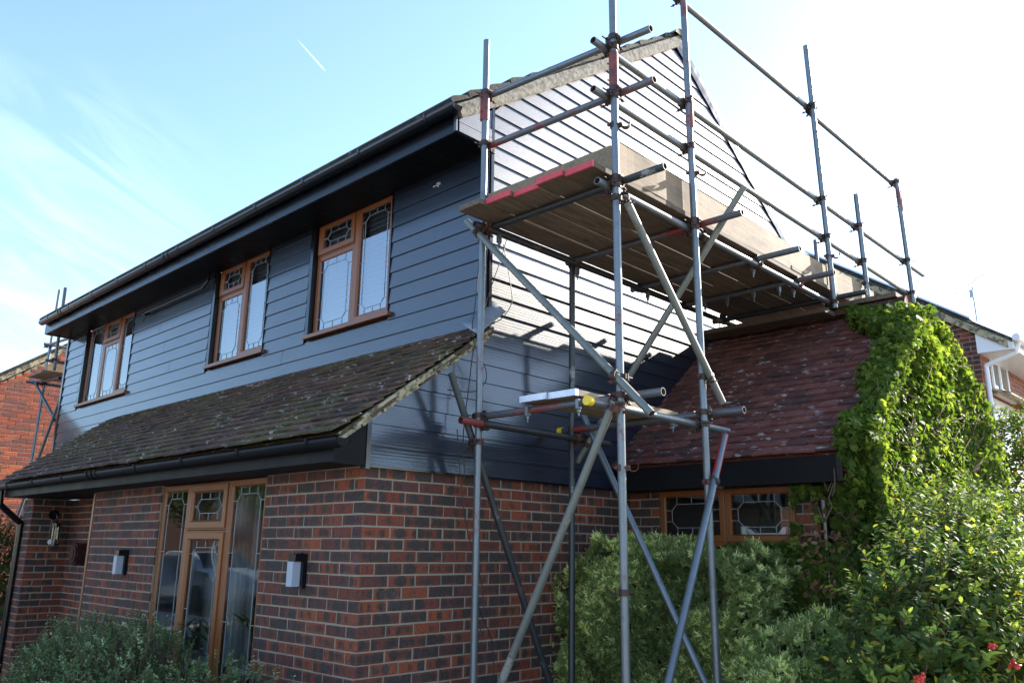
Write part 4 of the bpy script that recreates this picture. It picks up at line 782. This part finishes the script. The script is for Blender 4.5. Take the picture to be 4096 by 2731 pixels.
b = MB(); b.box(XN-.02, XN+9, 2.79, 2.81, 4.60, 4.78); b.box(XN-.02, XN+9, 2.81, YN, 4.60, 4.62); b.prism([(XN-.03, 2.80, 4.60), (XN-.03, YN+.02, 4.60), (XN-.03, YN+.02, 4.98), (XN-.03, 2.80, 4.72)], (.02, 0, 0)); b.build('fascia', M['white_upvc'], NR)
b = MB(); b.tube((XN-.1, 2.73, 4.76), (XN+9, 2.73, 4.76), .056, open_=False); b.build('gutter', M['white_upvc'], NR)
b = MB()
for s_, e_ in (((XN+.08, 2.73, 4.74), (XN+.08, 2.80, 4.55)), ((XN+.08, 2.80, 4.56), (XN+.08, YN-.05, 4.42)), ((XN+.08, YN-.05, 4.43), (XN+.08, YN-.05, 0))): b.tube(s_, e_, .034, open_=False)
b.build('downpipe', M['white_upvc'], NR)
window(NR, YN-.01, -1, [(XN+.53, XN+1.06, 4.06, 4.65, True), (XN+1.06, XN+1.59, 4.06, 4.65, False)], axis='x', label='white framed upper window', sill=.06, room=.6, fr='white_upvc', sillmat='white_upvc', leaded=False)
b = MB()
for k in range(10): clad_row(b, 'x', YN-.02, -1, XN+.28, XN+4.5, XN+.28, XN+4.5, 2.5+.145*k, 2.5+.145*k+.155)
b.build('white_cladding', M['white_upvc'], NR)
b = MB(); b.prism([(XN+.15, 2.95, 3.96), (XN+4.6, 2.95, 3.96), (XN+4.6, YN, 4.08), (XN+.15, YN, 4.08)], (0, 0, .03)); b.build('porch_roof', M['cement'], NR)
AE = empty('tv_aerial', (15.23, 3.62, 5.3), 'thin television aerial above the neighbour roof on the right', 'aerial')
b = MB(); b.tube((15.23, 3.57, 5.15), (15.06, 3.54, 6.05), .014, open_=False, seg=6); b.build('mast', M['alu'], AE)
b = MB(); a0, a1 = Vector((14.887, 3.759, 5.923)), Vector((15.174, 3.33, 6.28)); b.tube(a0, a1, .009, open_=False, seg=5); d = (a1-a0)
for i in range(13): c = a0+d*(.04+.075*i); b.obox(c, (.35, .25, .0), (0, 0, 1), (0, 1, 0), .14 if i > 2 else .2, .006, .006)
for zz in (-.12, .12): b.obox(a0+Vector((0, 0, zz)), (1, 0, 0), (0, 0, 1), (0, 1, 0), .13, .004, .02); 
b.obox(a0, (0, 0, 1), (1, 0, 0), (0, 1, 0), .13, .006, .006); b.obox(a0+Vector((.17, -.2, -.0)), (0, 0, 1), (1, 0, 0), (0, 1, 0), .07, .02, .03); b.build('boom', M['alu'], AE)
cable([(9.40, 2.80, 4.83), (12.5, 2.7, 5.2), (18, 2.6, 6.5)], 'overhead telephone wire running right from the far scaffold pole', .005, 'telephone_wire')
# houses and trees across the road, seen mirrored in the windows
def road_house(y0, y1, label):
    NO = empty('house', (-15, (y0+y1)/2, 0), label, 'house'); b = MB(); b.box(-19, -13, y0, y1, 0, 4.8); b.build('wall', simple('dull_brick', (.17, .095, .07), .85, 0, .3, 14), NO); b = MB(); b.prism([(-12.6, y0-.2, 4.7), (-16, y0-.2, 7.2), (-19.4, y0-.2, 4.7)], (0, y1-y0+.4, 0)); b.build('roof', M['tile_dark'], NO)
    yy = y0+1.5
    while yy < y1-2:
        for zz in (1, 3.4): b = MB(); b.box(-13.0, -12.93, yy, yy+1.4, zz, zz+1.1); b.build('window', M['white_upvc'], NO)
        yy += 3.5
road_house(9, 20, 'brick house across the road mirrored in the wing window'); road_house(44, 60, 'brick house further along the road mirrored in the tall window')
def car(cy, label, col):
    CR = empty('parked_car', (-4.6, cy, 0), label, 'car', 'cars parked behind the viewer'); b = MB(); prof = [(-2.1, .35), (-2.15, .75), (-1.95, .95), (-1.2, 1.02), (-.6, 1.42), (.8, 1.46), (1.5, 1.05), (2.0, .95), (2.1, .7), (2.1, .35)]; n = len(prof); vs = []
    for x, k in ((-.82, .97), (-.86, 1), (-.6, 1), (.6, 1), (.86, 1), (.82, .97)):
        for (y, z) in prof: vs.append((-4.6+x*(1 if z < 1.1 else .82), cy+y*k, z if abs(x) < .7 else z-.02))
    b.add(vs, [(i*n+j, i*n+j+1, (i+1)*n+j+1, (i+1)*n+j) for i in range(5) for j in range(n-1)]+[tuple(range(n)), tuple(5*n+j for j in range(n))], 0, True); b.build('body', simple('car_paint', col, .2, .3), CR)
    for yy in (-1.35, 1.3):
        for xx in (-5.5, -3.75): b = MB(); b.tube((xx, cy+yy, .32), (xx+.1, cy+yy, .32), .32, open_=False); b.build('wheel', M['road'], CR)
        b = MB(); b.prism([(-5.2, cy-1.15 if yy < 0 else cy+.85, 1.06 if yy < 0 else 1.45), (-4.0, cy-1.15 if yy < 0 else cy+.85, 1.06 if yy < 0 else 1.45), (-4.0, cy-.65 if yy < 0 else cy+1.45, 1.40 if yy < 0 else 1.09), (-5.2, cy-.65 if yy < 0 else cy+1.45, 1.40 if yy < 0 else 1.09)], (0, 0, .02)); b.build('windscreen', M['black'], CR)
car(9.6, 'white car parked by the kerb mirrored in the wing window', (.8, .8, .8)); car(22, 'silver blue car parked by the kerb mirrored in the tall window', (.42, .50, .58))
# ================================================================ foliage
def leafmesh(name, P, Nrm, size, shape, m, parent, tilt=.7, lab=None, up=None, rcs=None):
    """one mesh of many real leaves; P,Nrm (n,3), size (n,), shape (k,3) local outline (x right, y along, z bend)"""
    n = len(P); k = len(shape); Nv = Nrm+RNG.normal(0, tilt*.5, (n, 3)); Nv /= np.linalg.norm(Nv, axis=1)[:, None]+1e-9
    A = RNG.normal(0, 1, (n, 3)) if up is None else up+RNG.normal(0, .35, (n, 3)); Y = A-Nv*np.sum(A*Nv, 1)[:, None]; Y /= np.linalg.norm(Y, axis=1)[:, None]+1e-9; X = np.cross(Y, Nv)
    sh = np.array(shape); V = P[:, None, :]+size[:, None, None]*(sh[None, :, 0:1]*X[:, None, :]+sh[None, :, 1:2]*Y[:, None, :]+sh[None, :, 2:3]*Nv[:, None, :])
    me = bpy.data.meshes.new(name); me.vertices.add(n*k); me.vertices.foreach_set('co', V.astype(np.float32).ravel()); me.loops.add(n*k); me.loops.foreach_set('vertex_index', np.arange(n*k, dtype=np.int32)); me.polygons.add(n); me.polygons.foreach_set('loop_start', np.arange(0, n*k, k, dtype=np.int32))
    me.materials.append(m); rc = np.ones((n, 4), np.float32); rc[:, :3] = RNG.random((n, 3)) if rcs is None else rcs
    me.attributes.new('rc', 'FLOAT_COLOR', 'POINT').data.foreach_set('color', np.repeat(rc, k, 0).ravel()); me.update(calc_edges=True); me.validate()
    o = bpy.data.objects.new(name, me); COL.objects.link(o)
    if parent is not None: o.parent = parent; o.matrix_parent_inverse = parent.matrix_world.inverted()
    return o
IVY = [(0, -.5, 0), (.28, -.42, -.05), (.5, -.1, -.12), (.30, .02, 0), (.34, .30, -.08), (.12, .22, 0), (0, .6, -.1), (-.12, .22, 0), (-.34, .30, -.08), (-.30, .02, 0), (-.5, -.1, -.12), (-.28, -.42, -.05)]
OVAL = [(0, -.5, 0), (.2, -.2, .05), (.22, .15, .05), (0, .5, -.06), (-.22, .15, .05), (-.2, -.2, .05)]
NEED = [(0, -.5, 0), (.09, -.1, 0), (0, .55, 0), (-.09, -.1, 0)]
def fbm(P, s=1., seed=0):
    v = np.zeros(len(P)); rg = np.random.default_rng(seed)
    for o_ in range(4):
        for _ in range(3):
            k = rg.normal(0, 1, 3)*s*2**o_; v += np.sin(P@k+rg.random()*6.28)/2**o_
    return v/4
def clumps(P, s, seed): return .5+.5*np.tanh(fbm(P, s, seed)*2.2)
# --- ivy over the wing
IV = empty('ivy', (7.5, 2.3, 0), 'glossy ivy mass covering the right gable end and edge of the red tiled roof', 'ivy')
def prof_top(x): return np.minimum(3.64, np.where(x < 7.45, 2.26+.81*(x-5.62), 3.70-.08*(x-7.45)-.42*np.maximum(0, x-8.1)))
n = 30000; x = RNG.uniform(5.62, 9.55, n); t = RNG.random(n)**.8; z = .7+(prof_top(x)-.7)*t; y = np.full(n, 2.30); P = np.stack([x, y, z], 1); lump = fbm(P, 1.6, 3); dep = .10+.07*lump+.04*fbm(P, 7, 6)+RNG.uniform(-.07, .05, n); edge = np.clip((prof_top(x)-z)/.25, 0, 1); dep *= .35+.65*edge; P[:, 1] = 2.30-dep
Nn = np.tile(np.array([.12, -.9, .45]), (n, 1)); Q = P+np.array([.06, 0, 0]); Nn[:, 0] += -(fbm(Q, 1.6, 3)-lump)*3; Q = P+np.array([0, 0, .06]); Nn[:, 2] += -(fbm(Q, 1.6, 3)-lump)*3
n2 = 7000; xx = RNG.uniform(5.6, 7.42, n2); yb = 2.25+.05*np.sin(xx*9+1)+np.clip(xx-6.0, 0, .6)*.12+np.where(xx > 6.85, (xx-6.85)*1.0, 0)+.03*np.sin(xx*23); yy = 2.02+(yb-2.02)*RNG.random(n2)**.75; zz = 2.28+.81*(xx-5.7)+.05+.16*RNG.random(n2)+.08*fbm(np.stack([xx, yy, yy], 1), 4, 5)
zz = np.minimum(zz, 3.60+.12*RNG.random(n2)+.25*(yy-2.3)*(xx > 7)); P2 = np.stack([xx, yy, zz], 1); N2 = np.tile(np.array([-.5, -.35, .9]), (n2, 1))
n3 = 2600; xx = RNG.uniform(7.4, 9.3, n3); yy = RNG.uniform(2.15, 2.5, n3); zz = prof_top(xx)+RNG.uniform(-.12, .06, n3); P3 = np.stack([xx, yy, zz], 1); N3 = np.tile(np.array([.5, -.3, 1.]), (n3, 1))
n4 = 12000; yy = RNG.uniform(2.02, 2.42, n4); zz = RNG.uniform(.7, 2.35, n4); P4 = np.stack([5.70+.10*RNG.random(n4)+(yy-2.0)*.25, yy, zz], 1); P4[:, 0] += .12*fbm(P4, 3, 8); N4 = np.tile(np.array([-1, -.3, .3]), (n4, 1)); k4 = RNG.random(n4) < .5+.5*np.clip((2.46-yy)/.15, 0, 1)*clumps(P4, 2.5, 5); P4 = P4[k4]; N4 = N4[k4]
n5 = 7500; yy = RNG.uniform(2.36, 3.32, n5); zz = RNG.uniform(.5, 1.66, n5); P5 = np.stack([5.93-.05*RNG.random(n5), yy, zz], 1); k5 = (clumps(P5, 2.2, 9) > .12) & ((yy > 2.60) | (RNG.random(n5) < .65)); P5 = P5[k5]; N5 = np.tile(np.array([-1, -.1, .25]), (len(P5), 1))
n6 = 750; yy = RNG.uniform(2.36, 2.78, n6); zz = RNG.uniform(1.5, 2.08, n6); P6 = np.stack([5.93-.05*RNG.random(n6), yy, zz], 1); k6 = clumps(P6, 3, 2) > .6; P6 = P6[k6]; N6 = np.tile(np.array([-1, -.2, .25]), (len(P6), 1))
P = np.concatenate([P, P2, P3, P4, P5, P6]); Nn = np.concatenate([Nn, N2, N3, N4, N5, N6]); rcs = RNG.random((len(P), 3)); cl = clumps(P, 2.2, 4); rcs[:, 0] = rcs[:, 0]*.5+cl*.5; rcs[:, 2] = np.where((P[:, 2] > 2.2), rcs[:, 2]*.955, rcs[:, 2])
leafmesh('ivy_leaves', P, Nn, (.024+.052*RNG.random(len(P))**1.4), IVY, M['ivy'], IV, tilt=1.5, up=np.array([0, -.1, -1.]), rcs=rcs)
sb = MB()
for i in range(30):
    y = random.uniform(2.33, 2.80) if i < 24 else random.uniform(2.2, 2.9); z = random.uniform(.8, 1.5); pts = []; 
    for k in range(7): pts.append((5.955-.03*random.random()-.002*k, y, z)); y += random.uniform(-.09, .08); z += random.uniform(.03, .17); y = min(max(y, 2.28), 2.84); z = min(z, 2.07)
    sb.path(pts, [.0055*(1-.1*k) for k in range(7)], 4)
for i in range(12):
    y = random.uniform(2.2, 2.4); z = random.uniform(1.6, 2.1); pts = []; x_ = random.uniform(5.72, 5.85)
    for k in range(6): pts.append((x_, y, z)); y += random.uniform(-.05, .06); z += random.uniform(-.12, .13); x_ += random.uniform(-.03, .03)
    sb.path(pts, .006, 4)
sb.build('ivy_stems', M['stem'], IV)
bb_ = MB()   # dark twiggy backing so the leaves have depth
for i in range(420):
    x_ = random.uniform(5.7, 9.5); z_ = random.uniform(.3, float(prof_top(np.array([x_]))[0])-.1); p = Vector((x_, 2.33-random.uniform(.02, .2), z_)); d = Vector((random.uniform(-.3, .3), random.uniform(-.12, .05), random.uniform(-.05, .3))); bb_.path([p, p+d*.5, p+d], .005, 3)
bb_.build('ivy_twigs', M['bark'], IV)
n = 330; yy = RNG.uniform(2.25, 2.72, n); zz = RNG.uniform(.7, 1.75, n); P = np.stack([5.90-.05*RNG.random(n), yy, zz], 1); leafmesh('withered_leaves', P, np.tile(np.array([-1., 0, .2]), (n, 1)), RNG.uniform(.03, .06, n), OVAL, M['dead'], IV, tilt=1.2)
# --- junipers
def juniper(name, label, fn, n, seed, fs=.10):
    J = empty(name, tuple(fn['base']), label, 'juniper', 'junipers by the gable wall'); P, Nn = fn['pts'](n); cl = clumps(P, 5.5, seed); keep = RNG.random(len(P)) < .40+.60*cl; P, Nn, cl = P[keep], Nn[keep], cl[keep]
    P = P+Nn*((cl-.45)*.17+.075*fbm(P, 11, seed+1))[:, None]; n = len(P); Nn = Nn/np.linalg.norm(Nn, axis=1)[:, None]
    D = Nn*.9+np.array([-.1, -.15, .45])+RNG.normal(0, .55, (n, 3)); D /= np.linalg.norm(D, axis=1)[:, None]; sz = fs*RNG.uniform(.6, 1.15, n)
    base = RNG.random((n, 3)); base[:, 0] = .55*cl+.45*base[:, 0]; base[:, 1] *= .5+.5*cl; base[:, 0] *= .35+.65*RNG.random(n)  # sprays in hollows between clumps toned darker, shade put into their colour
    Sd = np.cross(D, RNG.normal(0, 1, (n, 3))); Sd /= np.linalg.norm(Sd, axis=1)[:, None]; PP, NN, SS, UU, RR = [], [], [], [], []
    for k in range(11):
        t = (k//2+1)/6.; sg = 1 if k % 2 else -1
        if k == 10: d = D; t = .95; l = .4
        else: d = D*.75+Sd*sg*.8; l = .62*(1.1-t)+.15
        d = d/np.linalg.norm(d, axis=1)[:, None]; c = P+D*(sz*t)[:, None]*.9+d*(sz*l*.5)[:, None]; PP.append(c); UU.append(d); SS.append(sz*l); NN.append(np.cross(d, Sd)+RNG.normal(0, .3, (n, 3))); rr = base.copy(); rr[:, 1] = np.clip(rr[:, 1]+.25*t, 0, 1); RR.append(rr)
    PP, UU, NN, SS, RR = map(np.concatenate, (PP, UU, NN, SS, RR))
    leafmesh('sprays', PP, NN, SS*1.25, [(0, -.5, 0), (.13, -.1, 0), (0, .5, 0), (-.13, -.1, 0)], M['jun'], J, tilt=.1, up=UU*4, rcs=RR)
    tw = MB(); idx = RNG.choice(n, min(n, 500), replace=False); c = np.array(fn['core'])
    for i in idx: p = Vector(P[i]); q = Vector(P[i])*.72+Vector((c[0], c[1], min(c[2], P[i][2]-.25)))*.28; tw.path([q, (p+q)/2+Vector((0, 0, .02)), p], [.008, .006, .003], 3)
    tw.build('branches', M['bark'], J)
    return J
def jun1(n):
    # hedge like block: near face, top, left and right side
    f = RNG.random(n); a = RNG.random(n); b_ = RNG.random(n); top = lambda y: 1.52-.30*np.clip((y-3.95)/.35, 0, 1)**1.5-.12*np.clip((3.0-y)/.25, 0, 1)
    y = 2.86+1.42*a; x = np.full(n, 5.02)+.18*np.abs(2*a-1)**2; z = .05+(top(y)-.05)*b_; N_ = np.tile(np.array([-1., 0, .15]), (n, 1)); x += .15*np.clip((b_-.8)/.2, 0, 1)
    m1 = f > .62; x[m1] = 5.1+.85*b_[m1]; z[m1] = top(y[m1])+.02; N_[m1] = (-.35, 0, 1)
    m2 = f > .82; y[m2] = 2.84+.05*a[m2]; x[m2] = 5.05+.9*b_[m2]; z[m2] = .1+1.4*RNG.random(m2.sum()); N_[m2] = (-.2, -1, .1)
    m3 = f > .91; y[m3] = 4.26; x[m3] = 5.02+.9*b_[m3]; z[m3] = .1+1.3*RNG.random(m3.sum()); N_[m3] = (-.5, .6, .2)
    return np.stack([x, y, z], 1), N_
juniper('juniper_bush', 'large clipped juniper between the scaffold poles and the low wing window', dict(base=(5.4, 3.6, 0), pts=jun1, core=(5.5, 3.6, .8)), 24000, 21, .074)
def jun2(n):
    th = RNG.uniform(0, 2*np.pi, n); ph = np.arccos(RNG.uniform(-.1, 1, n)); d = np.stack([np.sin(ph)*np.cos(th), np.sin(ph)*np.sin(th), np.cos(ph)], 1); R_ = np.array([.62, .62, .62]); return np.array([5.35, 2.35, .42])+d*R_, d
juniper('juniper_bush', 'low spreading juniper in front of the wing wall and its black downpipe', dict(base=(5.35, 2.35, 0), pts=jun2, core=(5.35, 2.35, .2)), 8000, 22, .08)
# --- shoots of small leaves
def shrub(name, label, cat, ells, nshoot, nleaf, lsize, slen, m, seed, thr=.0, upw=.5, inner=.35, shape=OVAL, group=None, zmin=.0, bias=None):
    B_ = empty(name, (ells[0][0], ells[0][1], 0), label, cat, group); tot = sum(e[3]*e[4]+e[4]*e[5] for e in ells); PP, DD = [], []
    for e in ells:
        k = int(nshoot*(e[3]*e[4]+e[4]*e[5])/tot); th = RNG.uniform(0, 2*np.pi, k); c_ = RNG.uniform(-.5, 1, k); s_ = np.sqrt(1-c_*c_); d = np.stack([s_*np.cos(th), s_*np.sin(th), c_], 1)
        if bias is not None: f = d@np.array(bias) < -.25; d[f] = -d[f]*np.array([1, 1, -1])
        rad = np.where(RNG.random(k) < inner, RNG.uniform(.45, .9, k), RNG.uniform(.88, 1.04, k)); p = np.array(e[:3])+d*np.array(e[3:6])*rad[:, None]; p = p+d*(.13*fbm(p, 2.4, seed))[:, None]; PP.append(p); DD.append(d)
    P, D = np.concatenate(PP), np.concatenate(DD); cl = clumps(P, 2.6, seed); kp = (RNG.random(len(P)) < thr+(1-thr)*np.clip(cl*1.4, 0, 1)) & (P[:, 2] > zmin); P, D, cl = P[kp], D[kp], cl[kp]; n = len(P)
    D = D*.8+np.array([0, 0, upw])+RNG.normal(0, .4, (n, 3)); D /= np.linalg.norm(D, axis=1)[:, None]; ln = slen*RNG.uniform(.5, 1.2, n)*(.7+.6*cl); tw = MB(); base = RNG.random((n, 3)); base[:, 0] = .5*base[:, 0]+.5*cl
    LP, LN, LU, LR, LS = [], [], [], [], []
    for j in range(nleaf):
        t = (j+.5)/nleaf; sd = RNG.normal(0, 1, (n, 3)); sd -= D*np.sum(sd*D, 1)[:, None]; sd /= np.linalg.norm(sd, axis=1)[:, None]; up_ = D*.7+sd; up_ /= np.linalg.norm(up_, axis=1)[:, None]
        sz = lsize*RNG.uniform(.7, 1.2, n)*(1.15-.45*t); LP.append(P+D*(ln*t)[:, None]+up_*(sz*.55)[:, None]); LU.append(up_*4); LN.append(np.cross(up_, np.cross(D, sd))+np.array([0, 0, .3])); rr = base.copy(); rr[:, 1] = np.clip(rr[:, 1]*.7+.35*t, 0, 1); rr[:, 2] = RNG.random(n); LR.append(rr); LS.append(sz)
    LP, LN, LU, LR, LS = map(np.concatenate, (LP, LN, LU, LR, LS)); leafmesh('leaves', LP, LN, LS, shape, m, B_, tilt=.3, up=LU, rcs=LR)
    for i in range(0, n, 2):
        p = Vector(P[i]); d = Vector(D[i]); tw.path([p-d*.12, p, p+d*float(ln[i])], [.004, .003, .0015], 3)
    tw.build('stems', M['bark'], B_); return B_, P
shrub('cotoneaster_bush', 'grey green small leaved shrub in the bed below the tall window', 'shrub', [(2.55, 4.85, .50, .42, .72, .48), (2.5, 5.75, .52, .45, .75, .55), (2.55, 6.8, .45, .42, .8, .52), (2.62, 7.5, .36, .36, .6, .44)], 5200, 15, .028, .15, M['cot'], 31, .35, .7)
pb, PP = shrub('firethorn_bush', 'big unruly berried shrub with yellow green shoots at the right edge', 'shrub', [(5.3, 1.62, .85, 1.05, .50, .88), (6.3, 1.75, 1.05, 1.15, .50, .90), (7.5, 1.75, 1.05, 1.25, .55, .92), (8.9, 1.8, 1.0, 1.2, .55, .92), (4.7, 1.45, .35, .6, .5, .5)], 9500, 12, .055, .20, M['pyr'], 41, .30, .5, bias=(-.6, -.8, .3))
vis = [p for p in PP if p[0] < 7.4 and p[2] > .5]; random.shuffle(vis)
for c in vis[:24]:
    bm_ = bmesh.new(); cx = Vector(c)+Vector((-.12, -.13, 0)); q = cx.copy()
    for k in range(random.randint(10, 24)):
        bmesh.ops.create_icosphere(bm_, subdivisions=1, radius=.009, matrix=Matrix.Translation(q)); q = cx+(q-cx)*.6+Vector((random.gauss(0, 1), random.gauss(0, 1), random.gauss(0, 1))).normalized()*.016
    me = bpy.data.meshes.new('berry_cluster'); bm_.to_mesh(me); bm_.free(); me.materials.append(M['berry']); o = bpy.data.objects.new('berry_cluster', me); COL.objects.link(o); o.parent = pb; o.matrix_parent_inverse = pb.matrix_world.inverted()
shrub('hedge_bush', 'dark shrub beyond the brick pier at the far left edge', 'shrub', [(3.05, 12.2, .9, .7, .7, 1.05)], 1500, 10, .05, .18, M['tree'], 51, .4)
shrub('hedge_bush', 'leafy bush low at the right edge below the white cladding of the neighbour', 'shrub', [(12.4, 2.65, 2.35, 1.0, .6, 1.0)], 1500, 10, .07, .22, M['ivy'], 52, .4)
def tree(x, y, h, rad, label, seed):
    Tt = empty('tree', (x, y, 0), label, 'tree', 'trees across the road'); b = MB(); b.path([(x, y, 0), (x+.1, y, h*.3), (x-.05, y+.1, h*.6), (x, y, h*.85)], [.25, .2, .13, .05], 8)
    for k in range(9): a = k*2.4; z_ = h*(.3+.06*k); b.path([(x, y, z_), (x+math.cos(a)*rad*.5, y+math.sin(a)*rad*.5, z_+h*.12), (x+math.cos(a)*rad*.85, y+math.sin(a)*rad*.85, z_+h*.2)], [.08, .05, .02], 5)
    b.build('trunk', M['bark'], Tt); n = 5200; d = RNG.normal(0, 1, (n, 3)); d /= np.linalg.norm(d, axis=1)[:, None]; R_ = np.array([rad, rad, h*.36]); P = np.array([x, y, h*.64])+d*R_*RNG.uniform(.5, 1.05, n)[:, None]; cl = clumps(P, 1.0, seed); P = P[cl > .3]; leafmesh('crown', P, P-np.array([x, y, h*.6]), RNG.uniform(.18, .34, len(P)), OVAL, M['tree'], Tt, tilt=1.)
tree(-9.0, 24.5, 6.5, 2.4, 'round tree across the road before the far brick house', 61); tree(-8.5, 31, 8, 3.0, 'taller tree across the road beside the silver blue car', 62); tree(-7.5, 36, 7, 2.8, 'dark tree across the road before the farthest brick house', 64); tree(-10.5, 7, 6, 2.2, 'small tree across the road left of the near brick house', 63)
